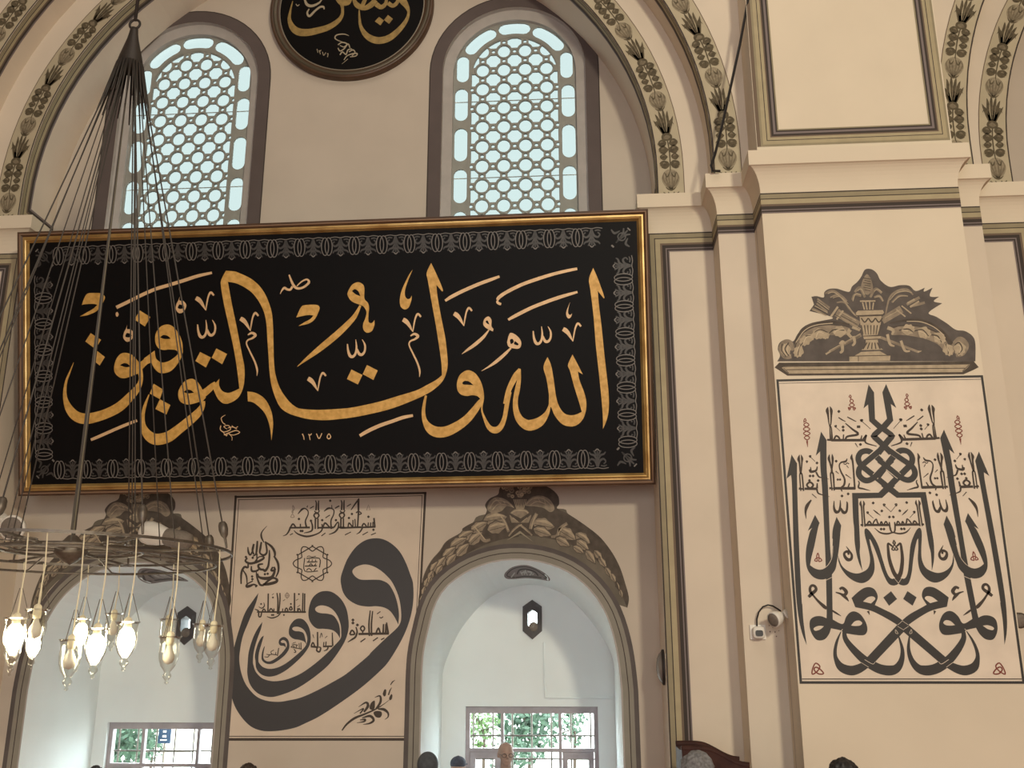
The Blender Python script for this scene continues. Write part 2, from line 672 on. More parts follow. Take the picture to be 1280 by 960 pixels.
    # plain wall left above the corner where the mouldings turn
mb.build('trim_2', kind='structure')

# painted lines on the arch orders: edge line and garland ground on the face, mouldings on the soffit
mb = MB()


def arc_band(mb, xc, ra, rb, y, m, zb=ZC2, n=64):
    def L(r):
        return [(xc - r, zb)] + [(xc + r * math.cos(math.pi * (1 - i / n)), ZC + r * math.sin(math.pi * (1 - i / n))) for i in range(n + 1)] + [(xc + r, zb)]
    A, B = L(ra), L(rb)
    for i in range(len(A) - 1):
        mb.quad((A[i][0], y, A[i][1]), (A[i + 1][0], y, A[i + 1][1]), (B[i + 1][0], y, B[i + 1][1]), (B[i][0], y, B[i][1]), m)


GB1, GB2 = (R1 + 0.012, R1 + 0.255), (R2 + 0.012, R2 + 0.25)
SOFF = [(0.0, 0.05, 'umber'), (0.05, 0.30, 'olive'), (0.30, 0.36, 'dark'), (0.36, 0.58, 'olive2'), (0.58, 0.70, 'umber'), (0.70, 0.88, 'dark'), (0.88, 1.0, 'violet')]
for xc in (XC, XR):
    for R, y, g in ((R1, Y1, GB1), (R2, Y2, GB2)):
        arc_band(mb, xc, R, g[0], y - 0.003, M['dark'])
        arc_band(mb, xc, g[0], g[1], y - 0.003, M['gband'])
        arc_band(mb, xc, g[1], g[1] + 0.008, y - 0.003, M['umber'])
        wd = 0.185 if R == R1 else 0.15
        line = arch_pts(xc, H1 if R == R1 else H2, R - 0.003)[3:-3]
        line = [(line[0][0], ZC2)] + line + [(line[-1][0], ZC2)]
        for a, b, k in SOFF:
            reveal(mb, line, y + 0.004 + a * wd, y + 0.004 + b * wd, M[k])
        if R == R1:      # at the springing the mouldings turn along the soffit
            for sg in (-1, 1):
                x = xc + sg * (R - 0.006)
                for a, b, k in SOFF:
                    za, zb = ZC2 + 0.02 + a * wd, ZC2 + 0.02 + b * wd
                    mb.quad((x, y + 0.004 + a * wd, za), (x, Y0 - 0.01, za), (x, Y0 - 0.01, zb), (x, y + 0.004 + b * wd, zb), M[k])
mb.build('trim_3', kind='structure')

# painted frame of the plain panel on the upper pier
mb = MB()
for sgn in (0, 1):
    xo0, xo1 = PX0 + 0.035, PX1 - 0.012
    zo = 6.79
    mb.quad(*[(2 * XC - x if sgn else x, Y3 - 0.003, z) for x, z in ((PX0 + 0.004, zo), (xo0, zo), (xo0, ZTOP), (PX0 + 0.004, ZTOP))], M['umber'])
    FB = [(0.0, 0.12, 'olive'), (0.12, 0.33, 'olive2'), (0.33, 0.37, 'dark'), (0.37, 0.53, 'olive2'), (0.53, 0.60, 'umber'), (0.60, 0.72, 'dark'), (0.72, 0.84, 'violet'), (0.84, 0.93, 'dark'), (0.93, 1.0, 'olive')]
    W = 0.165
    for a, b, k in FB:
        pa = [(xo0 + a * W, ZTOP), (xo0 + a * W, zo + a * W), (xo1 - a * W, zo + a * W), (xo1 - a * W, ZTOP)]
        pb = [(xo0 + b * W, ZTOP), (xo0 + b * W, zo + b * W), (xo1 - b * W, zo + b * W), (xo1 - b * W, ZTOP)]
        if sgn:
            pa = [(2 * XC - x, z) for x, z in pa]
            pb = [(2 * XC - x, z) for x, z in pb]
        for i in range(3):
            mb.quad((pa[i][0], Y3 - 0.003, pa[i][1]), (pa[i + 1][0], Y3 - 0.003, pa[i + 1][1]), (pb[i + 1][0], Y3 - 0.003, pb[i + 1][1]), (pb[i][0], Y3 - 0.003, pb[i][1]), M[k])
mb.build('trim_4', kind='structure')

# fine corner lines on the return of the pier
mb = MB()
mb.quad((PX0 - 0.003, Y3 + 0.30, 0), (PX0 - 0.003, Y3 + 0.29, 0), (PX0 - 0.003, Y3 + 0.29, ZC0 - BANDW), (PX0 - 0.003, Y3 + 0.30, ZC0 - BANDW), M['violet'])
mb.build('trim_5', kind='structure')

# ---- window niches: splayed reveal and vault, back wall, floor step
LOFT = []
HEX = [(-0.102, -0.118), (-0.102, 0.135), (0.0, 0.205), (0.102, 0.135), (0.102, -0.118), (0.0, -0.205)]
for q, (fr, bk, sg) in enumerate(NICHES):
    mb = MB()
    for i in range(len(fr) - 1):
        a, b, c, d = fr[i], fr[i + 1], bk[i + 1], bk[i]
        mb.add([(a[0], Y0, a[1]), (b[0], Y0, b[1]), (c[0], YB, c[1]), (d[0], YB, d[1])], [(0, 1, 2), (0, 2, 3)] if sg > 0 else [(0, 1, 3), (1, 2, 3)], M['niche'])
    o = mb.build('wall_niche', smooth=True, kind='structure')
    LOFT.append(BVHTree.FromPolygons([tuple(v) for v in mb.v], mb.f))
    mb = MB()
    cx = NC if sg > 0 else 2 * BC - NC
    wx0, wx1 = (-1.272, 0.102) if sg > 0 else (-5.094, -3.720)
    wz1 = 1.962 if sg > 0 else 1.795
    wz0 = 0.32
    outer = list(bk)
    win = [(wx0, wz0), (wx0, wz1), (wx1, wz1), (wx1, wz0)]
    hx = -0.567 if sg > 0 else -4.33
    hz = at(658.5, 774.5, YB).z if sg > 0 else at(220, 782, YB).z
    hexo = [(hx + u * 0.6, hz + v * 0.6) for u, v in HEX]
    plate(mb, [outer, win, hexo], YB, M['niche'])
    reveal(mb, win, YB, YB + 0.22, M['niche'], True)
    reveal(mb, hexo, YB, YB + 0.22, M['niche'], True)
    mb.build('wall_niche_back', kind='structure')
    NICHES[q] = (fr, bk, sg, (wx0, wx1, wz0, wz1), (hx, hz))

# painted mouldings round the niche arches
mb = MB()
NB = [(-0.004, 0.010, 'stucco'), (0.010, 0.060, 'n1'), (0.060, 0.068, 'dark'), (0.068, 0.108, 'n1'), (0.108, 0.150, 'n2')]
M['n1'] = mat('paint_niche_grey', (0.255, 0.238, 0.20), 0.8, var=0.05, scale=6)
M['n2'] = mat('paint_niche_dark', (0.10, 0.085, 0.08), 0.8, var=0.1, scale=6)


def out_by(line, d):
    res = []
    n = len(line)
    for i, (x, z) in enumerate(line):
        a, b = line[max(0, i - 1)], line[min(n - 1, i + 1)]
        dx, dz = b[0] - a[0], b[1] - a[1]
        l = math.hypot(dx, dz)
        res.append((x - dz / l * d, z + dx / l * d))
    return res


for fr, bk, sg, wn, hx in NICHES:
    for a, b, k in NB:
        A, B = out_by(fr, a), out_by(fr, b)
        for i in range(len(A) - 1):
            mb.quad((A[i][0], Y0 - 0.004, A[i][1]), (A[i + 1][0], Y0 - 0.004, A[i + 1][1]), (B[i + 1][0], Y0 - 0.004, B[i + 1][1]), (B[i][0], Y0 - 0.004, B[i][1]), M[k])
mb.build('trim_6', kind='structure')

# ---- floor, ceiling, the rest of the hall
mb = MB()
mb.quad((XL_END, -12, 0), (XR_END, -12, 0), (XR_END, YB + 0.3, 0), (XL_END, YB + 0.3, 0), M['carpet'])
mb.build('floor', kind='structure')
mb = MB()
mb.quad((XL_END, -12, ZTOP + 1), (XL_END, Y0 + 0.3, ZTOP + 1), (XR_END, Y0 + 0.3, ZTOP + 1), (XR_END, -12, ZTOP + 1), M['hall'])
mb.build('ceiling', kind='structure')
for nm, a, b in (('wall_left', (XL_END, -12), (XL_END, Y0)), ('wall_right', (XR_END, Y0), (XR_END, -12)), ('wall_front', (XR_END, -12), (XL_END, -12))):
    mb = MB()
    mb.quad((a[0], a[1], 0), (b[0], b[1], 0), (b[0], b[1], ZTOP + 1), (a[0], a[1], ZTOP + 1), M['hall'])
    mb.build(nm, kind='structure')
mb = MB()
mb.box((XL_END, Y0 - 0.02, ZTOP - 0.02), (XR_END, Y0 + 0.3, ZTOP + 1), M['hall'])
mb.box((XL_END, Y3, ZTOP - 0.01), (XR_END, Y0, ZTOP + 1), M['hall'])
mb.build('wall_back_parapet', kind='structure')

# ---- upper windows: painted surround, stucco reveal, pierced plaster lattice, frosted panes
def slot(cx, z0, z1, w, n=8):
    r = w / 2
    return [(cx + r * math.cos(a), z1 - r + r * math.sin(a)) for a in [math.pi * i / n for i in range(n + 1)]] + [(cx + r * math.cos(a), z0 + r + r * math.sin(a)) for a in [math.pi + math.pi * i / n for i in range(n + 1)]]


def arc_slot(cx, r, w, a0, a1, n=10):
    A = [math.radians(a0 + (a1 - a0) * i / n) for i in range(n + 1)]
    out = [(cx + (r + w / 2) * math.cos(a), WZ + (r + w / 2) * math.sin(a)) for a in A]
    e = A[-1]
    ex, ez = cx + r * math.cos(e), WZ + r * math.sin(e)
    out += [(ex + w / 2 * math.cos(e + t), ez + w / 2 * math.sin(e + t)) for t in (0.6, 1.2, 1.57, 2.0, 2.6)]
    out += [(cx + (r - w / 2) * math.cos(a), WZ + (r - w / 2) * math.sin(a)) for a in A[::-1]]
    e = A[0]
    ex, ez = cx + r * math.cos(e), WZ + r * math.sin(e)
    out += [(ex - w / 2 * math.cos(e + t), ez - w / 2 * math.sin(e + t)) for t in (0.6, 1.2, 1.57, 2.0, 2.6)]
    return out


FH = 0.485


def inside_field(x, z, r, cx):
    if z - r < 6.60 or abs(x - cx) + r > FH + 0.02:
        return False
    return z < WZ or math.hypot(x - cx, z - WZ) + r < FH + 0.01


def clip_to_field(poly, cx):
    """keep the openings of the lattice inside the arched field (partial ones at its edge)"""
    out = []
    for x, z in poly:
        dx = x - cx
        dx = max(-FH + 0.012, min(FH - 0.012, dx))
        if z > WZ:
            d = math.hypot(dx, z - WZ)
            if d > FH - 0.012:
                k = (FH - 0.012) / d
                dx, z = dx * k, WZ + (z - WZ) * k
        out.append((cx + dx, max(6.62, z)))
    return out


def poly_area(p):
    return 0.5 * sum(p[i - 1][0] * p[i][1] - p[i][0] * p[i - 1][1] for i in range(len(p)))


for q, (c, _) in enumerate(WIN_UP):
    root = bpy.data.objects.new('window_%d' % (q + 1), None)
    root.location = (c, Y0, 6.55)
    root['kind'] = 'structure'
    link(root)
    mb = MB()
    A, B, Bl = win_outline(c, 0.78, 6.55), win_outline(c, WR - 0.012, 6.55), win_outline(c, WR, 6.55)
    for U, V, k in ((A, B, 'winband'), (B, Bl, 'dark')):
        for i in range(len(U) - 1):
            mb.quad((U[i][0], Y0 - 0.004, U[i][1]), (U[i + 1][0], Y0 - 0.004, U[i + 1][1]), (V[i + 1][0], Y0 - 0.004, V[i + 1][1]), (V[i][0], Y0 - 0.004, V[i][1]), M[k])
    mb.build('surround', root)
    mb = MB()
    I = win_outline(c, 0.675, 6.55)
    reveal(mb, A, Y0, Y0 + 0.05, M['stucco'])
    for i in range(len(A) - 1):
        mb.quad((A[i][0], Y0 + 0.05, A[i][1]), (A[i + 1][0], Y0 + 0.05, A[i + 1][1]), (I[i + 1][0], Y0 + 0.075, I[i + 1][1]), (I[i][0], Y0 + 0.075, I[i][1]), M['stucco'])
    reveal(mb, I, Y0 + 0.075, Y0 + 0.12, M['stucco'])
    mb.build('reveal', root)
    # openings
    opens = []
    for i in range(-1, 4):
        z0 = 7.10 - 0.495 * i if False else 6.60 + 0.495 * i
        pass
    for sx in (-1, 1):
        for z0 in (6.606, 7.10, 7.595, 8.085):
            opens.append(slot(c + sx * 0.585, z0, z0 + 0.40, 0.143))
        opens.append(slot(c + sx * 0.573, 8.565, 8.565 + 0.33, 0.135))
    opens.append(arc_slot(c, 0.595, 0.14, 79.5, 100.5))
    opens.append(arc_slot(c, 0.595, 0.14, 117, 144))
    opens.append(arc_slot(c, 0.595, 0.14, 36, 63))
    rings = []
    P = 0.2345
    for kz in range(-3, 9):
        for kx in range(-3, 4):
            for typ in (0, 1, 2, 3):
                x = (kx + 0.5) * P
                z = 7.293 + kz * P
                if typ == 0:
                    r, n, rz = 0.069, 16, 0.076
                elif typ == 1:
                    x, z, r, n, rz = kx * P, z + P / 2, 0.083, 8, 0.083
                elif typ == 2:
                    x, r, n, rz = kx * P, 0.021, 8, 0.021
                else:
                    z, r, n, rz = z + P / 2, 0.021, 8, 0.021
                poly = [(c + x + r * math.cos(2 * math.pi * (i + 0.5) / n), z + rz * math.sin(2 * math.pi * (i + 0.5) / n)) for i in range(n)]
                if typ == 0 and inside_field(c + x, z, r, c):
                    rings.append((c + x, z))
                if inside_field(c + x, z, r, c):
                    opens.append(poly)
                elif inside_field(c + x, z, -0.02, c) and typ == 1:
                    cp = clip_to_field(poly, c)
                    if abs(poly_area(cp)) > 0.003:
                        opens.append(cp)
                elif inside_field(c + x, z, -0.0, c) and typ == 0:
                    cp = clip_to_field(poly, c)
                    if abs(poly_area(cp)) > 0.003:
                        opens.append(cp)
    mb = MB()
    edge = win_outline(c, 0.68, 6.55)
    plate(mb, [edge] + opens, Y0 + 0.12, M['lattice'])
    plate(mb, [edge] + opens, Y0 + 0.142, M['lattice'])
    for p in opens:
        reveal(mb, p, Y0 + 0.12, Y0 + 0.142, M['lattice'], True)
    # raised rims
    for x, z in rings:
        n = 18
        for ra, rb, ya, yb in ((0.071, 0.077, 0.119, 0.110), (0.077, 0.088, 0.110, 0.110), (0.088, 0.093, 0.110, 0.119)):
            for i in range(n):
                t0, t1 = 2 * math.pi * i / n, 2 * math.pi * (i + 1) / n
                mb.quad((x + ra * math.cos(t0), Y0 + ya, z + ra * 1.06 * math.sin(t0)), (x + ra * math.cos(t1), Y0 + ya, z + ra * 1.06 * math.sin(t1)),
                        (x + rb * math.cos(t1), Y0 + yb, z + rb * 1.06 * math.sin(t1)), (x + rb * math.cos(t0), Y0 + yb, z + rb * 1.06 * math.sin(t0)), M['lattice'])
    f0, f1 = win_outline(c, FH - 0.004, 6.55), win_outline(c, FH + 0.02, 6.55)
    for i in range(len(f0) - 1):
        mb.quad((f0[i][0], Y0 + 0.112, f0[i][1]), (f0[i + 1][0], Y0 + 0.112, f0[i + 1][1]), (f1[i + 1][0], Y0 + 0.112, f1[i + 1][1]), (f1[i][0], Y0 + 0.112, f1[i][1]), M['lattice'])
    mb.build('lattice', root)
    mb = MB()
    plate(mb, [win_outline(c, 0.84, 6.45)], Y0 + 0.19, M['pane'])
    mb.build('glass', root)
    mb = MB()
    for z in (7.42, 8.35):
        mb.box((c - 0.67, Y0 + 0.178, z - 0.004), (c + 0.67, Y0 + 0.185, z + 0.004), M['lattice'])
    mb.build('glazing_bar', root)

# ---- lower windows in the niches
for q, (fr, bk, sg, (x0, x1, z0, z1), (hx, hz)) in enumerate(NICHES):
    root = bpy.data.objects.new('window_%d' % (q + 3), None)
    root.location = (x0, YB, z0)
    root['kind'] = 'structure'
    link(root)
    ya, yb = YB + 0.05, YB + 0.11
    g = 0.008745
    W = x1 - x0
    mb = MB()
    st = 0.045
    mb.box((x0, ya, z1 - 0.07), (x1, yb, z1), M['winwood'])
    mb.box((x0, ya, z0), (x1, yb, z0 + 0.06), M['winwood'])
    mb.box((x0, ya, z0 + 0.06), (x0 + st, yb, z1 - 0.07), M['winwood'])
    mb.box((x1 - st, ya, z0 + 0.06), (x1, yb, z1 - 0.07), M['winwood'])
    m1, m2 = x0 + 0.382, x1 - 0.392
    zr = z1 - 0.43
    for m in (m1, m2):
        mb.box((m - 0.016, ya, z0 + 0.06), (m + 0.016, yb, z1 - 0.07), M['winwood'])
    mb.box((x0 + st, ya + 0.002, zr - 0.018), (x1 - st, yb - 0.002, zr + 0.018), M['winwood'])
    mb.build('frame', root)
    for a, b in ((x0 + st, m1 - 0.016), (m2 + 0.016, x1 - st)):
        mb = MB()
        za, zb = z0 + 0.07, zr - 0.02
        mb.box((a + 0.004, ya - 0.01, zb - 0.06), (b - 0.004, yb - 0.012, zb), M['winwood'])
        mb.box((a + 0.004, ya - 0.01, za), (b - 0.004, yb - 0.012, za + 0.06), M['winwood'])
        mb.box((a + 0.004, ya - 0.01, za + 0.06), (a + 0.06, yb - 0.012, zb - 0.06), M['winwood'])
        mb.box((b - 0.06, ya - 0.01, za + 0.06), (b - 0.004, yb - 0.012, zb - 0.06), M['winwood'])
        mb.build('casement', root)
    mb = MB()
    plate(mb, [[(x0 + 0.02, z0 + 0.02), (x1 - 0.02, z0 + 0.02), (x1 - 0.02, z1 - 0.02), (x0 + 0.02, z1 - 0.02)]], yb - 0.015, M['clear'])
    mb.build('glass', root)
    mb = MB()
    yg = YB + 0.17
    for k in range(7):
        xx = x0 + 0.035 + k * 0.2045 + 0.035
        if xx < x1:
            mb.tube([(xx, yg, z0), (xx, yg, z1)], 0.0095, M['iron2'], 6)
    for k in range(7):
        zz = z1 - 0.295 - k * 0.228
        if zz > z0:
            mb.tube([(x0, yg - 0.004, zz), (x1, yg - 0.004, zz)], 0.0095, M['iron2'], 6)
    mb.build('grille', root)

# ================================================================== THE GREAT FRAMED PANEL
bl, br = at(25.5, 621.7, 9.0), at(818.9, 603.3, 9.0)
tl, tr = at(23.4, 289.4, 8.4), at(810.0, 263.5, 8.4)
ex = ((br - bl).normalized() + (tr - tl).normalized()).normalized()
ez = (tl + tr - bl - br).normalized()
ez = (ez - ex * ez.dot(ex)).normalized()
fn = ez.cross(ex)
if fn.y > 0:
    fn = -fn
FO = (bl + br + tl + tr) / 4
fw2 = ((br - bl).length + (tr - tl).length) / 4
fh2 = ((tl - bl).length + (tr - br).length) / 4
BOARD = Plane(FO, fn)


def fp(u, v, h=0.0):
    return FO + ex * u + ez * v + fn * h


frame = thing('calligraphy_panel', 'long black panel of great gold calligraphy in a gilt frame above the two niches', 'framed calligraphy', fp(0, -fh2, 0))
mb = MB()
fprof = [(0.0, -0.05), (0.0, 0.030), (0.014, 0.036), (0.016, 0.030), (0.026, 0.034), (0.030, 0.026), (0.046, 0.012), (0.060, 0.012), (0.066, 0.026), (0.076, 0.034), (0.086, 0.030), (0.092, 0.018), (0.104, 0.0), (0.104, -0.02)]
fm = ['framebrown', 'framebrown', 'framebrown', 'framepink', 'framepink', 'framebrown', 'goldframe', 'goldframe', 'goldframe', 'goldframe', 'goldframe', 'goldframe', 'framebrown']
for i in range(len(fprof) - 1):
    (d0, h0), (d1, h1) = fprof[i], fprof[i + 1]
    c0 = [(-fw2 + d0, -fh2 + d0), (fw2 - d0, -fh2 + d0), (fw2 - d0, fh2 - d0), (-fw2 + d0, fh2 - d0)]
    c1 = [(-fw2 + d1, -fh2 + d1), (fw2 - d1, -fh2 + d1), (fw2 - d1, fh2 - d1), (-fw2 + d1, fh2 - d1)]
    for k in range(4):
        k2 = (k + 1) % 4
        mb.quad(fp(*c0[k], h0), fp(*c0[k2], h0), fp(*c1[k2], h1), fp(*c1[k], h1), M[fm[i]])
mb.build('gilt_frame', frame)
mb = MB()
e = 0.10
mb.add([fp(-fw2 + e, -fh2 + e), fp(fw2 - e, -fh2 + e), fp(fw2 - e, fh2 - e), fp(-fw2 + e, fh2 - e), fp(-fw2 + e, -fh2 + e, -0.03), fp(fw2 - e, -fh2 + e, -0.03), fp(fw2 - e, fh2 - e, -0.03), fp(-fw2 + e, fh2 - e, -0.03)],
       [(0, 1, 2, 3), (4, 7, 6, 5), (0, 4, 5, 1), (1, 5, 6, 2), (2, 6, 7, 3), (3, 7, 4, 0)], M['board'])
mb.build('board', frame)
# brackets that carry it on the wall
for u in (-2.85, 2.85):
    mb = MB()
    a = fp(u, -fh2 + 0.22, -0.03)
    mb.box((a.x - 0.05, a.y - 0.005, a.z - 0.05), (a.x + 0.05, Y0, a.z + 0.01), M['wood'])
    b = fp(u, fh2 - 0.25, -0.03)
    mb.tube([b, (b.x, Y0, b.z - 0.02)], 0.02, M['iron'])
    mb.build('wall_bracket', frame)

# border of paired rings and foliage
mb = MB()
mb2 = MB()


def loc_line(pts, wd, f, h, m, tgt, closed=False, n=5):
    line = [(x, y, wd_) for x, y, wd_ in smooth_line([(p[0], p[1], p[2] if len(p) > 2 else wd) for p in pts], [False] * len(pts), closed, n)]
    L = ribbon(line, closed)
    vs = []
    for a, b in L:
        vs += [f(*a, h), f(*b, h)]
    k = len(L)
    fs = [(2 * i, 2 * i + 1, 2 * i + 3, 2 * i + 2) for i in range(k - 1)]
    if closed:
        fs.append((2 * k - 2, 2 * k - 1, 1, 0))
    tgt.add(vs, fs, m)


def ellipse(cx, cy, a, b, n=14):
    return [(cx + a * math.cos(2 * math.pi * i / n), cy + b * math.sin(2 * math.pi * i / n)) for i in range(n)]


def border_unit(f, L, ring=True):
    """one repeat of length L; s along the border, t across it (outer edge at +0.085)"""
    if ring:
        for o in (-0.017, 0.017):
            loc_line(ellipse(o, 0, 0.034, 0.083), 0.0075, f, 0.0022, M['silver'], mb, True, 3)
    # palmette between two pairs of rings
    c = L / 2
    loc_line([(0.03, 0.08), (0.08, 0.088), (c, 0.080), (L - 0.08, 0.088), (L - 0.03, 0.08)], 0.007, f, 0.0018, M['silver'], mb, False, 4)
    for sg in (-1, 1):
        loc_line([(c + sg * 0.006, 0.075, 0.008), (c + sg * 0.02, 0.02, 0.020), (c + sg * 0.055, 0.0, 0.018), (c + sg * 0.075, 0.025, 0.012), (c + sg * 0.055, 0.045, 0.014)], 0.01, f, 0.0014, M['silver2'], mb2)
        loc_line([(c + sg * 0.006, 0.02, 0.008), (c + sg * 0.025, -0.03, 0.020), (c + sg * 0.06, -0.045, 0.016), (c + sg * 0.075, -0.065, 0.010)], 0.01, f, 0.0014, M['silver2'], mb2)
        loc_line([(c + sg * 0.008, -0.03, 0.010), (c + sg * 0.022, -0.06, 0.016), (c + sg * 0.035, -0.078, 0.010)], 0.01, f, 0.0014, M['silver2'], mb2)
        loc_line([(c + sg * 0.03, 0.06, 0.012), (c + sg * 0.06, 0.065, 0.014), (c + sg * 0.085, 0.055, 0.008)], 0.01, f, 0.0014, M['silver2'], mb2)
    loc_line([(c, 0.07, 0.010), (c, 0.0, 0.016), (c, -0.075, 0.012)], 0.01, f, 0.0016, M['silver2'], mb2)
    loc_line([(c - 0.022, -0.072, 0.006), (c, -0.090, 0.012), (c + 0.022, -0.072, 0.006)], 0.01, f, 0.002, M['silver'], mb)


bi = 0.104 + 0.155 - 0.02         # distance of the border's axis from the outer edge
nu = 20
for side in (0, 1):
    Lu = (2 * (fw2 - bi) - 0.30) / nu
    for i in range(nu):
        s0 = -(fw2 - bi) + 0.15 + Lu * (i + 0.5) - (Lu / 2 if i else Lu / 2)
        y = (fh2 - bi) * (1 if side == 0 else -1)
        sy = 1 if side == 0 else -1
        border_unit(lambda s, t, h, s0=s0, y=y, sy=sy: fp(s0 + s, y + t * sy, h), Lu)
nv = 7
for side in (0, 1):
    Lu = (2 * (fh2 - bi) - 0.30) / nv
    for i in range(nv):
        s0 = -(fh2 - bi) + 0.15 + Lu * i
        x = (fw2 - bi) * (1 if side == 0 else -1)
        sx = 1 if side == 0 else -1
        border_unit(lambda s, t, h, s0=s0, x=x, sx=sx: fp(x + t * sx, s0 + s, h), Lu)
for sx in (-1, 1):
    for sy in (-1, 1):
        cx, cy = sx * (fw2 - bi), sy * (fh2 - bi)
        for k in range(3):
            a = [0.2, 0.8, 1.37][k]
            loc_line([(cx - sx * 0.06, cy - sy * 0.06, 0.010), (cx + sx * (0.02 * math.cos(a)), cy + sy * 0.02 * math.sin(a), 0.018), (cx + sx * 0.075 * math.cos(a), cy + sy * 0.075 * math.sin(a), 0.012)], 0.01, fp, 0.0014, M['silver2'], mb2)
        loc_line([(cx - sx * 0.02, cy + sy * 0.05, 0.008), (cx - sx * 0.07, cy + sy * 0.03, 0.022), (cx - sx * 0.10, cy + sy * 0.065, 0.010)], 0.01, fp, 0.0014, M['silver2'], mb2)
        loc_line([(cx + sx * 0.05, cy - sy * 0.02, 0.008), (cx + sx * 0.03, cy - sy * 0.07, 0.022), (cx + sx * 0.065, cy - sy * 0.10, 0.010)], 0.01, fp, 0.0014, M['silver2'], mb2)
        loc_line(ellipse(cx - sx * 0.005, cy - sy * 0.005, 0.035, 0.035, 8), 0.012, fp, 0.0015, M['silver2'], mb2, True)
        loc_line([(cx - sx * 0.10, cy - sy * 0.08), (cx - sx * 0.08, cy - sy * 0.10)], 0.016, fp, 0.002, M['silver'], mb)
        loc_line([(cx + sx * 0.05, cy + sy * 0.075), (cx + sx * 0.075, cy + sy * 0.05)], 0.012, fp, 0.002, M['silver'], mb)
mb.build('ring_border', frame)
mb2.build('foliage_border', frame)

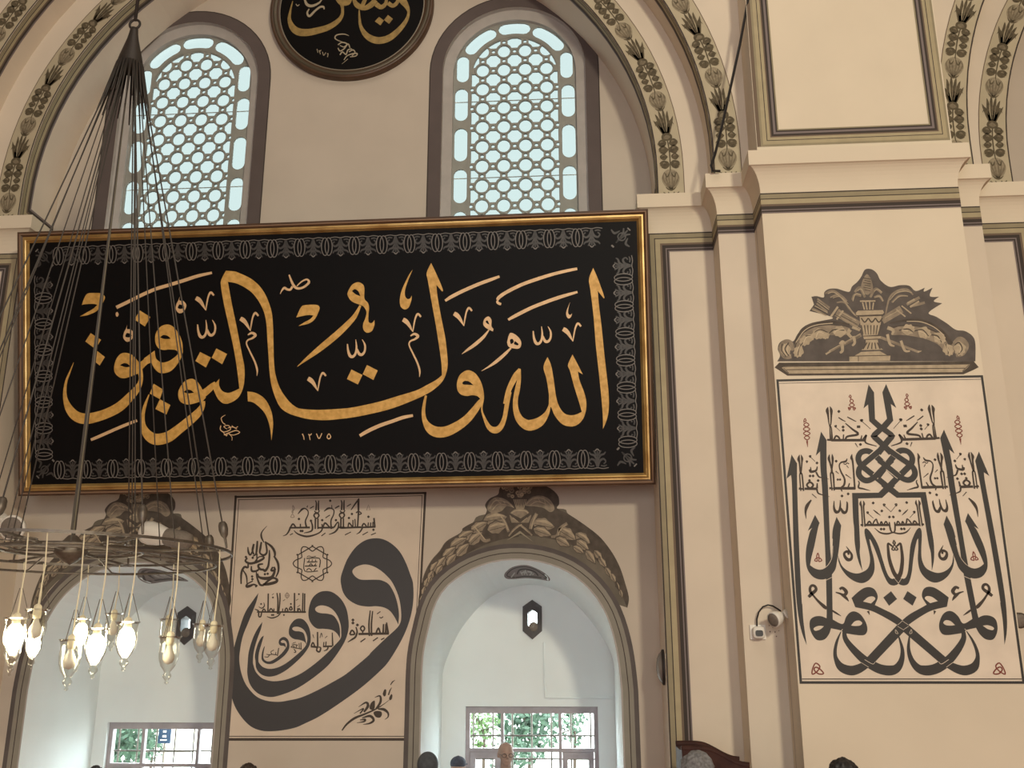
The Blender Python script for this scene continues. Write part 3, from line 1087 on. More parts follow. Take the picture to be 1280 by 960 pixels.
GOLD_MAIN = '''
R @A2 178,105,4 140,200,16 105,290,24 90,390,32 98,480,48 135,570,80 200,640,100 290,668,106 400,650,100 520,610,96 640,545,96 740,450,84 810,370,66 845,300,44 850,240,44 835,170,60;
F @A2 840,115* 795,60 750,22 690,8 640,25 600,80 582,160 595,215 640,255 690,262 750,245 800,225 845,205* 880,150* | 640,132* 680,112 715,118 745,145* 700,152;
R @A2 810,170,84 880,112,62 930,70,58 975,30,40;
F @A1 988,865* 995,920 1010,955 1060,985 1130,970 1190,930 1225,895* 1200,862 1130,855 1080,860 1030,845 1000,800 992,740 1005,680 1050,625 1110,605 1170,625 1230,700 1262,780 1270,860 1265,900 1230,980 1150,1070 1050,1092 990,1050 955,985* 890,1010* 880,945* | 1042,735* 1075,710 1120,720 1148,748* 1090,750;
F @A1 348,692* 452,758* 395,850* 295,775*;
F @A1 395,855* 490,930* 438,1015* 370,960*;
F @A1 840,465* 945,530* 890,625* 785,555*;
F @A2 978,318* 1072,375* 1040,472* 938,415*;
F @A2 1040,472* 1145,530* 1105,625* 995,570*;
F @A4 350,385* 310,315 270,278 225,268 160,300 110,380 105,450 130,500 190,525 250,518 310,500 355,485* 380,455* | 158,400* 190,378 230,382 262,408* 200,415;
R @A4 -188,425,10 -230,540,30 -250,640,36 -248,740,60 -200,828,96 -120,873,112 0,850,108 100,780,95 200,700,90 290,620,80 340,550,54 352,490,44;
R @A4 320,440,80 390,390,68 440,345,60 480,310,40;
F @A3 580,68* 535,155 530,220 560,400 600,580 640,760 668,900 690,1040 705,1160 715,1245* 640,1280 590,1288 540,1265 512,1210 515,1148* 445,1225* 475,1300 510,1360 560,1395 620,1390 700,1340 745,1260 765,1160 765,1030 740,900 690,640 640,400 600,178*;
F @A3 580,68* 640,72 700,85 850,160 960,280 1030,450 1050,600 1056,800 1060,960 1075,1100 1120,1240 1200,1360 @A6 80,550 150,570 300,578 450,572 640,555 900,500 1100,440 1280,385 @B2 430,330 520,280 580,232* 575,120 560,0 @B1 520,700 480,480 440,250 427,170 472,70* 520,170 560,260 590,340 582,355* 525,290* 535,400 570,600 610,800 628,940 @B2 638,120 620,220 580,300 500,375 410,430 300,480 150,540 0,588 @A6 700,645 500,672 350,682 200,670 80,640 0,610 @A3 1130,1440 1080,1350 1035,1210 1015,1060 1005,900 995,760 985,600 960,480 900,360 820,270 700,200 600,178*;
F @A6 635,175* 745,230* 700,325* 590,270*;
F @A6 790,130* 898,185* 855,280* 748,222*;
F @A4 322,0* 430,55* 380,155* 275,90*;
F @A4 484,-35* 592,20* 543,122* 438,58*;
F @A4 795,395* 880,410 970,470 1030,580 1050,680 1050,760 1035,885* 1025,780 1000,680 960,600 890,530 840,500 800,495*;
F @B2 960,465* 930,440 880,432 830,440 770,425 735,380 730,310 755,235 810,190 860,185 920,220 970,300 995,390 1000,470 985,510* | 782,310* 805,290 850,295 895,332* 840,328 795,325;
R @B2 980,470,30 960,505,54 900,590,72 820,680,84 720,750,96 620,795,104 530,800,106 460,765,90 410,690,50 395,600,36 405,510,28 420,435,22;
R @B2 990,480,18 978,570,16 1000,650,24 1050,750,48 1110,782,66 1165,750,56 1205,660,44 1230,520,44 1252,400,48;
R @B4 95,600,48 125,470,50 165,380,56 205,310,60 237,248,22;
R @B4 237,248,22 232,350,36 215,450,50 195,560,48 200,660,56 235,750,76 300,805,100 360,810,108 440,775,92 505,700,50 535,620,24 540,560,20;
F @B4 515,130* 550,210 575,340 600,520 630,620 680,690 740,712 800,705 858,678* 830,580 780,420 740,270 720,208 765,105* 810,190 868,305* 820,275* 835,360 880,480 902,570 900,660 870,750 810,810 740,825 660,800 590,720 555,640 530,600 528,500 505,350 475,230;
F @B3 972,120* 1020,230 1080,400 1078,425* 1018,350* 1030,500 1055,700 1080,950 @B4 1100,250 1125,480 1128,640 1110,750 1070,850* 1068,720 1055,550 1030,300 1000,30 @B3 975,600 945,350 930,230;
F @A5 880,408* 800,375 760,320 760,280 800,210 860,182 910,205 925,250 925,345 960,390 972,440 965,510 968,580 1000,590 1025,560* 1025,610 1000,670 950,688 915,655 912,600 935,540 945,480 920,430 890,412 | 800,272* 830,252 865,275 885,322* 840,305;
R @A5 885,415,20 830,520,44 760,600,56 650,705,64 530,805,62 430,885,50 340,955,28 255,1025,4;
F @A5 243,535* 290,435 330,412 440,408 475,430 470,470 430,550 370,595 265,620* 330,580 385,550 415,515* 350,512;
F @A1 240,525* 300,490 370,450 415,410* 380,400 300,402 260,410* 285,340 320,295 400,290 450,295 490,325 480,370 450,420 410,470 340,505 290,518;
F @B1 288,135* 240,250 212,340 212,400 235,430 260,425 278,395* 275,440 250,510 210,535 170,510 158,450 170,370 200,290 250,190;
'''
GOLD_SMALL = '''
R @A1 605,435,34 720,380,34 860,310,34 1000,250,34 1120,214,34 1280,165,34 1420,120,32 1560,88,24;
F @A1 600,490 615,480 628,505 615,528 600,515;
R @A2 350,878,26 430,845,30 600,770,30 720,720,30 812,685,26;
R @A6 718,838,30 800,790,36 920,735,36 1050,690,34 1150,655,34 1250,635,26;
R @B1 612,448,24 680,405,34 800,345,34 950,280,34 1060,240,32 1155,205,24;
R @B3 15,440,26 30,415,34 100,365,34 250,290,34 400,235,34 560,185,32 700,150,30 812,128,26;
R @B3 20,440,14 14,460,24 30,475,26 52,482,24;
R @B3 122,638,24 200,595,34 350,520,34 500,460,34 650,408,34 815,360,22;
F @B3 742,460* 725,520 722,570 740,590 760,575* 750,610 725,625 705,600 705,550;
F @B1 1090,755* 1020,720 992,680 1005,630 1045,605 1075,640 1075,700 1095,730* | 1015,655* 1035,645 1055,685* 1030,675;
R @B1 1050,740,12 990,815,30 910,885,34 840,935,24 780,980,4;
F @B3 130,790 150,768 200,790 245,840 252,890 230,925 180,925 130,910 112,870 118,830 | 140,840 165,830 178,860 150,880 | 190,850* 225,880 215,895* 180,880;
R @B4 150,40,16 90,100,30 10,170,32 -60,220,20 -145,270,4;
R @A5 172,108,14 195,170,22 225,225,26 265,245,24 320,230,22 370,185,24 350,155,18 300,175,14 250,220,10;
R @A5 205,225,22 185,255,22 155,255,22 125,240,24 100,265,14 83,300,5;
R @A6 145,818,10 158,850,9 162,878,7; R @A6 205,822,9 220,832,9 238,816,8; R @A6 212,822,9 222,880,7; R @A6 285,816,9 312,866,9 340,812,8;
C @A6 410,818,9 392,850,9 408,868,11 428,850,9;
R @A4 575,630,4 535,660,8 548,705,8 575,725,8; R @A4 530,735,8 525,775,9 560,800,9 625,775,9 605,735,8 560,745,8 590,770,7; R @A4 560,830,8 620,805,9 680,785,9 718,805,8 660,830,8 610,822,7;
R @A4 545,790,7 585,838,8 600,810,7 640,850,6 640,885,4; R @A4 600,760,7 650,750,8 690,770,7; R @A4 640,735,6 670,760,6 700,745,6;
'''
TV = 'R -100,-125,40 -75,-110,46 -50,-85,38 -25,-45,24 0,0,6; R 0,0,6 8,-60,14 25,-140,16 50,-180,22 80,-150,18'
TM = TV + '; R -25,40,12 15,20,24 50,42,28 20,72,20 -25,92,16 -38,130,14 -5,205,16 45,310,18 68,390,18 65,450,4'
TW = 'R -83,45,12 -75,115,22 -55,165,30 -25,170,26 0,135,22 8,75,18 0,0,6; R 12,95,18 35,145,28 65,150,26 90,115,20 92,55,18 65,0,6'
TS = 'F -10,-105* -13,-65 25,-60 55,-15 30,45 -15,63 -50,25 -45,-25 -25,-65 | -17,-25* 10,-20 37,0* 5,20 -30,10'
for cr, x, y in (('A3', 380, 465), ('B1', 800, 700), ('A6', 300, 390), ('B3', 770, 855)):
    GOLD_SMALL += shift(TV, cr, x, y)
for cr, x, y in (('A3', 825, 670), ('B1', 290, 760)):
    GOLD_SMALL += shift(TM, cr, x, y)
for cr, x, y in (('A3', 380, 560), ('A5', 838, 755), ('B3', 455, 705)):
    GOLD_SMALL += shift(TW, cr, x, y)
for cr, x, y in (('A1', 725, 715), ('A3', 130, 430)):
    GOLD_SMALL += shift(TS, cr, x, y)
mb = MB()
draw(mb, GOLD_MAIN, lifted(BOARD, 0.0026), M['gold'])
mb.build('gold_lettering', frame)
mb = MB()
draw(mb, GOLD_SMALL, lifted(BOARD, 0.0030), M['goldpale'])
o = mb.build('vowel_signs', frame)
o['label'] = 'thin pale gold vowel signs, date and signature'

# ================================================================== ROUND PANEL BETWEEN THE WINDOWS
MY = Y0 - 0.05
mc = at(437.5, -23, MY)
ctr = Vector((-2.478, MY, 2.35 + (9.338 - 2.35) * MY / 9.2))
MR = 0.907 * MY / 9.2
med = thing('round_calligraphy_panel', 'round black calligraphy panel in a dark ringed frame, hung between the two pierced windows', 'framed calligraphy', (ctr.x, Y0, ctr.z - MR))
mb = MB()
mb.lathe(ctr + Vector((0, 0.05, 0)), (0, -1, 0), [(MR, 0.0), (MR, 0.07), (MR - 0.02, 0.085), (MR - 0.035, 0.075)], M['framebrown'], 96)
mb.lathe(ctr + Vector((0, 0.05, 0)), (0, -1, 0), [(MR - 0.035, 0.075), (MR - 0.05, 0.09), (MR - 0.065, 0.075), (MR - 0.075, 0.072)], mat('frame_olive', (0.10, 0.082, 0.055), 0.4, metal=0.3), 96)
mb.lathe(ctr + Vector((0, 0.05, 0)), (0, -1, 0), [(MR - 0.075, 0.072), (MR - 0.085, 0.06), (MR - 0.10, 0.055)], M['framebrown'], 96)
mb.lathe(ctr + Vector((0, 0.05, 0)), (0, -1, 0), [(MR - 0.100, 0.056), (MR - 0.106, 0.058), (MR - 0.112, 0.056)], mat('frame_line_grey', (0.25, 0.22, 0.17), 0.4, metal=0.3), 96)
mb.build('round_frame', med, smooth=True)
mb = MB()
mb.lathe(ctr + Vector((0, 0.05, 0)), (0, -1, 0), [(MR - 0.03, 0.01), (MR - 0.105, 0.05), (0.0, 0.05)], M['board'], 96)
mb.build('board', med)
MEDP = Plane((0, MY, 0), (0, -1, 0))
mb = MB()
MED = '''
R @MD 48,10,8 22,120,22 15,200,38 50,280,64 110,320,74 200,325,70 300,305,64 400,275,58 490,220,48 538,160,34 546,90,28 535,30,44;
R @MD 500,-20,60 540,20,70 600,25,50 630,-20,30;
R @MD 712,100,12 715,180,22 730,270,34 780,350,56 850,395,68 930,405,68 1020,375,64 1110,300,52 1180,210,38 1206,130,26 1190,70,46 1150,10,72 1120,-30,60;
R @MD 655,-10,26 690,50,54 760,82,46 830,50,56 875,0,50; R @MD 880,40,50 930,72,46 975,40,36 985,-10,28; R @MD 1000,30,44 1050,58,40 1095,20,36 1100,-30,28; R @MD 740,70,40 760,20,40 780,-20,30;
F @MD 910,170* 960,205* 925,255* 868,215*; F @MD 1000,150* 1050,190* 1010,240* 960,200*;
'''
draw(mb, MED, lifted(MEDP, 0.0015), mat('gold_aged', (0.33, 0.225, 0.075), 0.5, metal=0.2, var=0.2, scale=20))
mb.build('gold_lettering', med)
mb = MB()
MEDS = '''
R @MD 165,-10,16 190,45,28 240,60,26 310,30,18 345,-15,8; R @MD 362,95,10 355,70,20 320,72,20 270,110,20 215,162,22 193,130,18 212,90,10; R @MD 80,40,6 95,60,8 115,45,6;
R @MD 610,358,4 560,342,10 490,350,12 470,380,12 500,405,9 560,425,5;
R @MD 500,450,10 540,425,12 590,440,12 560,470,10 520,455,8; R @MD 500,480,10 520,510,12 560,490,12 600,440,12 620,480,10; R @MD 520,550,12 545,520,12 580,545,12 600,500,12 640,490,10; R @MD 560,600,8 590,560,10 640,540,12 690,535,12 680,560,10 620,570,8; R @MD 540,640,3 600,590,6; R @MD 610,520,10 650,500,12 670,525,10 640,560,8;
R @MD 290,490,6 300,528,6; R @MD 310,505,6 325,512,6 330,498,5; R @MD 312,505,6 325,545,6; R @MD 345,520,6 358,555,6 378,525,5; R @MD 390,540,6 402,538,6 395,572,6;
'''
draw(mb, MEDS, lifted(MEDP, 0.0018), mat('gold_grey', (0.38, 0.32, 0.22), 0.5))
mb.build('signature_and_date', med)

# ================================================================== MURAL OF THE NESTED LETTERS, between the niches
W_BL, W_BR, W_TR, W_TL = (274.4, 926), (519.0, 926), (533.1, 614.8), (293.1, 620)
p0 = WALL.hit(284, 926)
waw = thing('nested_letter_mural', 'wall painting of four nested black comma-like letters, between the two arched niches', 'wall painting', (p0.x + 0.85, Y0, p0.z))


def hw(h):
    return lambda x, y: WALL.hit(x, y, h)


def qpoly(mb, px, hit, m):
    mb.add([hit(*p) for p in px], [tuple(range(len(px)))], m)


mb = MB()
qpoly(mb, [(274.4, 926), (519, 926), (533.1, 614.8), (293.1, 620)], hw(0.0006), M['panel'])
mb.build('painted_ground', waw)
mb = MB()


def strip(mb, a, b, wa, wb, hit, m):
    """straight line of given widths in pixels from a to b"""
    L = ribbon([(a[0], a[1], wa), (b[0], b[1], wb)])
    mb.add([hit(*L[0][0]), hit(*L[0][1]), hit(*L[1][1]), hit(*L[1][0])], [(0, 1, 2, 3)], m)


hb = hw(0.0012)
strip(mb, (274.2, 924.2), (519, 924.2), 3.4, 3.4, hb, M['ink2'])
strip(mb, (274.6, 920.4), (519, 920.4), 1.0, 1.0, hb, M['ink2'])
strip(mb, (294.8, 619.4), (275.4, 926), 2.8, 2.6, hb, M['ink2'])
strip(mb, (298.6, 624.5), (279.0, 920), 0.8, 0.8, hb, M['ink2'])
strip(mb, (293.2, 621.2), (533.1, 616.2), 2.6, 2.6, hb, M['ink2'])
strip(mb, (297.5, 624.6), (528.5, 619.6), 0.8, 0.8, hb, M['ink2'])
strip(mb, (531.7, 615), (516.5, 926), 2.8, 2.4, hb, M['ink2'])
strip(mb, (527.8, 619), (513, 921), 0.8, 0.8, hb, M['ink2'])
mb.build('border_lines', waw)
NEST = '''
F @W4 783,565* 745,490 700,430 640,395 560,382 480,386 380,370 290,320 235,250 212,170 208,100 @W2 230,820 280,700 360,590 450,525 540,503 630,512 720,560 800,640 860,750 905,870 @W4 930,150 935,300 915,450 870,600 800,750 690,930 @W6 600,150 420,310 200,470 0,600 @W5 900,670 780,720 600,750 450,745 330,690 220,560 160,420 138,250 150,60 @W3 100,800 150,620 210,450 280,340 345,250* 320,350 250,530 190,680 160,830 155,940 @W5 260,190 310,300 400,400 500,445 620,458 720,445 850,415 1000,350 1150,270 @W6 240,195 350,110 480,0 @W4 520,835 650,710 760,610 800,555 812,500 810,420 795,320 765,230 @W2 720,940 670,880 600,820 520,778 440,765 360,790 325,830 340,870 380,905 430,918 550,917 620,925 690,965 @W4 745,260 778,370 790,470;
F @W3 1160,705* 1130,655 1080,620 1000,608 930,605 880,565 848,500 848,410 880,310 940,250 1010,230 1090,245 1170,310 1225,410 1247,540 1240,640 1200,750 1110,890 @W5 1100,115 950,235 800,330 650,390 540,410 430,380 350,300 315,190 318,60 @W3 250,830 290,700 340,600 385,540* 370,610 330,720 300,830 290,930 @W5 375,90 400,160 460,220 540,248 620,250 720,230 840,180 960,100 1080,0 @W3 1100,780 1165,705 1172,640 1165,560 1130,470 1080,410 1020,380 960,375 915,400 920,430 960,450 1040,458 1100,480 1145,550 1160,620;
F @W3 825,765* 800,735 750,718 700,710 660,680 648,640 660,580 700,525 750,505 800,520 845,580 865,660 860,760 800,860 @W5 780,80 690,150 600,195 520,206 450,182 405,125 395,50 @W3 310,870 335,770 370,700 400,675* 375,760 350,850 345,920 @W5 432,70 470,110 530,128 600,120 680,85 770,20 @W3 800,800 830,740 830,680 800,620 750,590 700,590 683,610 710,630 760,635 800,660;
F @W3 620,800* 600,780 565,775 548,750 555,715 590,690 625,700 650,740 650,810 600,880 520,940 470,960 420,955 380,920 378,860 395,800 410,780* 395,860 400,910 440,935 490,920 560,870 615,805 630,770 620,735 590,720 568,735 580,748 610,755;
'''
mb = MB()
draw(mb, NEST, hw(0.0018), mat('ink_slate', (0.036, 0.034, 0.036), 0.55))
mb.build('nested_letters', waw)
DV = 'R -20,0,8 -10,30,12 -15,100,14; R 13,0,8 10,30,12 10,100,14; C -10,120,10 -35,150,14 -10,180,10 15,150,14; R -30,105,10 -10,125,10 15,130,8; R 20,100,10 5,125,10 -20,135,8; R -20,180,14 -22,285,12; R 5,180,12 5,285,12'
NT = '''
R @W1 590,480,4 625,465,10 650,430,14 665,390,14; R @W1 660,398,14 860,395,16; R @W1 665,395,12 690,360,14 718,392,12; R @W1 765,395,12 765,358,10; R @W1 740,260,6 780,215,16 810,205,10 840,230,10 840,270,10 815,330,12 825,390,16; R @W1 830,195,10 838,175,6; R @W1 870,330,10 885,380,14 875,430,14 800,450,6;
R @W1 700,425,6 740,460,12 830,485,16 930,460,12 980,420,12 980,360,10; R @W1 940,398,14 1100,395,16; R @W1 990,395,12 1010,350,14 1045,380,12 1060,395,12; R @W1 1000,235,6 1040,205,16 1075,205,10 1100,225,10 1095,270,10 1070,330,12 1075,410,14; R @W1 1100,395,14 1140,340,10 1145,390,14 1110,440,14 1050,465,6; R @W1 1080,205,8 1078,170,6; R @W1 1140,395,14 1210,395,14;
R @W2 210,400,14 410,392,16; R @W2 280,395,10 290,350,12 310,370,12 330,395,12; R @W2 330,390,10 330,320,10; R @W2 355,390,10 350,310,10; R @W2 375,400,12 385,250,14 385,125,18 395,112,8; R @W2 360,250,10 385,235,10 415,255,10 385,268,10; R @W2 383,118,12 345,170,12 310,222,6; R @W2 410,395,14 555,388,16; R @W2 420,385,14 440,355,12 465,385,12; R @W2 480,385,10 485,345,10; R @W2 505,385,10 508,345,10; R @W2 530,385,10 530,340,10; R @W2 550,395,14 540,300,14; R @W2 430,390,12 400,440,12 365,462,4;
R @W2 150,205,8 195,180; R @W2 270,185,8 310,160; R @W2 250,470,8 310,440; R @W2 425,470,8 480,440; R @W2 510,470,8 560,450; R @W2 55,300,8 100,270; R @W1 660,470,8 690,455; R @W1 975,480,8 1015,450; R @W1 860,205,8 900,182; R @W1 1115,200,8 1150,178;
R @W1 430,380,3 380,440,10 375,490,16 400,545,8; R @W1 335,530,14 330,600,18 320,660,14 290,682,10; R @W1 375,540,14 365,600,18 360,650,14 400,672,18 430,640,16 420,560,14 410,535,8; R @W1 300,560,16 285,620,16 300,665,14; R @W1 240,590,8 245,640,16 265,670,14 290,620,12 303,560,8; R @W1 415,540,12 480,590,20 510,650,20 505,695,10; R @W1 455,620,10 455,680,16 450,740,16 440,790,18 410,830,20 388,805,10; R @W1 500,680,14 540,750,20 545,830,16 520,890,10; R @W1 235,700,14 215,730,16 260,755,20 330,740,20 390,710,18 398,690,12 350,690,10 310,740,12; R @W1 330,655,12 330,745,10; R @W1 172,960,12 175,850,18 205,790,18 240,795,16 240,740,10; R @W1 190,820,10 225,880,14 232,960,8; R @W1 392,760,12 345,770,18 360,810,20 420,822,14; R @W1 275,780,10 280,830,18 330,828,16 360,800,12; R @W1 490,790,14 472,825,16 510,820,20 500,788,12; R @W1 510,830,18 480,890,24 410,905,26 350,890,18 338,855,10;
R @W3 390,165,18 450,160,24 520,140,24 530,115,20 490,100,18 440,130,18 395,172,12; R @W3 400,172,16 360,165,18 330,90,14 325,40,10; R @W3 335,182,16 300,165,14 260,180,22 228,185,22 235,160,12 290,130,10;
R @W4 298,665,14 320,622,14 348,660,14 300,668,12; R @W4 360,590,10 372,640,14 355,690,16 320,715,14 278,742,5; C @W4 405,605,13 428,580,13 447,605,13 428,632,13; R @W4 385,660,18 690,655,20; R @W4 430,630,12 425,660,12; R @W4 495,680,14 490,560,14 503,425,10; R @W4 517,680,14 515,560,14 527,430,10; R @W4 560,655,14 585,600,14 603,655,14; R @W4 632,650,16 636,560,12; R @W4 657,650,16 660,560,12; R @W4 682,655,18 666,545,12; R @W4 405,740,10 455,705; R @W4 530,730,10 580,695; R @W4 610,718,10 645,700; R @W4 570,460,8 605,435; R @W4 595,490,8 612,500 632,486;
R @W3 330,440,12 820,440,15; R @W3 440,440,12 444,255,12; R @W3 535,460,12 540,330,12 530,250,10; R @W3 545,460,12 560,330,12 560,250,10; R @W3 705,450,14 706,250,12; R @W3 785,450,12 790,250,10; R @W3 805,450,12 808,255,12; R @W3 308,412,6 345,430,12 348,482,12 368,485,12 378,440,10; R @W3 348,388,5 380,402,9 405,378,9 398,345,5; R @W3 430,485,5 480,500,11 540,480,9 570,440,11; C @W3 400,410,11 385,435,11 415,435,11; C @W3 470,405,11 455,435,11 490,435,11; R @W3 500,440,9 500,405,9; R @W3 585,440,9 588,405,9; C @W3 625,400,11 610,430,11 640,430,11; C @W3 670,385,11 655,415,11 682,415,11; R @W3 735,440,9 738,400,9; C @W3 752,405,10 742,435,10 768,435,10; R @W3 480,270,5 500,255; R @W3 720,325,5 745,310; R @W3 590,330,5 612,315; R @W3 735,390,5 762,370;
R @W3 936,640,12 938,795,14; R @W3 1083,645,8 1088,780,14; R @W3 868,785,16 945,792,16; R @W3 990,785,14 1085,782,14; R @W3 872,780,12 890,745,12 908,782,12; R @W3 935,790,12 928,825,14 955,838,14 968,800,12 948,790,10; R @W3 1045,780,12 1032,815,12 998,830,5; R @W3 995,780,9 1000,740,9; R @W3 1018,780,9 1022,735,9; R @W3 960,700,5 975,650,7 985,690,5; R @W3 1010,700,5 1035,680; R @W3 888,665,6 900,700,5;
R @W3 668,790,7 780,812,8; R @W3 770,745,7 772,810,8; R @W3 752,750,6 755,805,7; R @W3 670,795,7 690,775,7 705,795,7; R @W3 700,810,8 720,840,8 700,845,7; R @W3 680,760,6 740,772,7; R @W3 720,800,6 730,770,6; R @W3 690,750,5 720,742,5;
R @W3 425,862,6 455,868,7 475,862,7; R @W3 455,868,6 440,890,7 405,888,5; R @W3 475,862,7 530,868,8; R @W3 535,880,8 548,800,8; R @W3 480,862,6 470,838,6 500,820,6; R @W3 515,868,7 520,840,6;
'''
for cr, x, y in (('W1', 935, 125), ('W1', 1190, 122)):
    NT += shift(DV, cr, x, y)
NT += dots('W2', [(485, 288), (103, 128), (535, 418), (160, 322), (320, 260), (290, 300)], 13) + dots('W1', [(750, 310), (870, 328), (768, 430), (785, 430), (220, 690), (288, 698), (410, 862), (438, 858), (282, 885), (285, 912), (983, 322)], 13)
NT += dots('W4', [(330, 520), (330, 550), (375, 570)], 15) + dots('W3', [(320, 185), (490, 295), (750, 262), (480, 470), (495, 470), (600, 470), (372, 360), (670, 360)], 10)
hexs = []
cx, cy = 885, 756
NT += 'C @W1 ' + ' '.join('%g,%g,11*' % (cx + 168 * math.sin(math.pi / 3 * k), cy - 172 * math.cos(math.pi / 3 * k)) for k in range(6)) + ';'
NT += 'C @W1 ' + ' '.join('%g,%g,9' % (cx + r * math.sin(t), cy - r * math.cos(t)) for t, r in [(math.pi / 18 * k, 158 - 34 * math.cos(6 * math.pi / 18 * k)) for k in range(36)]) + ';'
for k in range(6):
    t = math.pi / 3 * k
    NT += 'R @W1 %g,%g,12 %g,%g,16;' % (cx + 165 * math.sin(t), cy - 168 * math.cos(t), cx + 182 * math.sin(t), cy - 186 * math.cos(t))
NT += 'R @W1 808,700,8 808,830,8 940,830,8; R @W1 825,705,9 955,705,9 955,795,9; R @W1 830,742,9 935,738,9; R @W1 810,782,10 930,778,10; R @W1 845,740,7 855,715,7; R @W1 880,740,7 885,715,7; R @W1 915,738,7 918,715,7; R @W1 850,780,8 870,758,8 890,780,8; R @W1 905,778,8 920,755,8; R @W1 825,825,8 850,805,8 880,828,8; R @W1 900,828,8 925,800,8; R @W1 830,690,6 850,680,6 880,690,6 920,682,6;'
mb = MB()
draw(mb, NT, hw(0.0024), M['ink2'], 4, 1.22)
o = mb.build('small_lettering', waw)
mb = MB()
TUL = '''
R @W6 220,745,12 270,680,20 350,620,24 450,580,18 560,530,14 640,480,7 705,430,3; R @W6 420,620,8 500,600,26 537,640,24 500,672,18 430,685,4; R @W6 400,640,8 450,635,20 440,655,16 370,668,4; R @W6 440,560,18 480,500,28 460,465,20 385,510,4; R @W6 400,575,14 435,525,14 340,575,4; R @W6 560,530,18 605,460,24 600,400,18 548,415,4; R @W6 580,530,14 640,535,28 680,570,20 680,610,12 648,635,4;
F @W6 495,520 510,470 545,445 550,480 545,525 520,540; F @W6 535,570 560,550 610,555 620,585 600,615 560,610; F @W6 628,380 645,335 662,340 660,385 645,405; F @W6 692,420 712,382 725,395 718,430 700,442; R @W6 685,390,14 700,345,12 718,315,4; R @W6 705,290,8 725,260,12 750,242,4;
'''
draw(mb, TUL, hw(0.0022), M['ink2'])
mb.build('tulip_spray', waw)
mb = MB()
draw(mb, 'C @W1 688,175,7 705,210,7 680,235,7 690,250,7; C @W1 685,262,7 668,292,7 703,292,7; C @W2 485,168,8* 465,224,8* 502,222,8*; C @W3 632,250,9 612,275,9 632,300,9 652,275,9; R @W3 632,240,6 632,312,6; R @W3 608,275,6 656,275,6', hw(0.0022), M['grey'])
mb.build('faint_marks', waw)

# ================================================================== MIRRORED MURAL ON THE PIER
pm = [PIER.hit(*q) for q in ((969, 473), (1224, 470.5), (1281.5, 855.5), (1001, 854))]
zt, zb = (pm[0].z + pm[1].z) / 2, (pm[2].z + pm[3].z) / 2
xl, xr = PX0 + 0.012, PX1 - 0.008
# axis of symmetry measured on the lettering itself
ax_top, ax_bot = PIER.hit(1096.9, 485), PIER.hit(1128.75, 782)
XM = (ax_top.x + ax_bot.x) / 2
mir = thing('mirrored_calligraphy_mural', 'tall wall painting of black mirrored calligraphy with a knot, below the painted urn', 'wall painting', (XM, Y3, zb))
mb = MB()
mb.quad((xl, Y3 - 0.001, zb), (xr, Y3 - 0.001, zb), (xr, Y3 - 0.001, zt), (xl, Y3 - 0.001, zt), M['panel2'])
mb.build('painted_ground', mir)
mb = MB()


def rect_line(mb, x0, x1, z0, z1, t, y, m):
    for a in ((x0, x1, z0, z0 + t), (x0, x1, z1 - t, z1), (x0, x0 + t, z0 + t, z1 - t), (x1 - t, x1, z0 + t, z1 - t)):
        mb.quad((a[0], y, a[2]), (a[1], y, a[2]), (a[1], y, a[3]), (a[0], y, a[3]), m)


rect_line(mb, xl, xr, zb, zt, 0.019, Y3 - 0.002, M['ink'])
mb.quad((xl + 0.02, Y3 - 0.002, zb + 0.031), (xr - 0.02, Y3 - 0.002, zb + 0.031), (xr - 0.02, Y3 - 0.002, zb + 0.038), (xl + 0.02, Y3 - 0.002, zb + 0.038), M['ink2'])
mb.quad((xl + 0.02, Y3 - 0.002, zt - 0.036), (xr - 0.02, Y3 - 0.002, zt - 0.036), (xr - 0.02, Y3 - 0.002, zt - 0.032), (xl + 0.02, Y3 - 0.002, zt - 0.032), M['ink2'])
mb.build('border_lines', mir)


def both(mb, txt, h, m, n=6, fat=1.0):
    draw(mb, txt, lambda x, y: PIER.hit(x, y, h), m, n, fat)

    def refl(x, y):
        p = PIER.hit(x, y, h + 0.0003)
        p.x = 2 * XM - p.x
        return p
    draw(mb, txt, refl, m, n, fat)


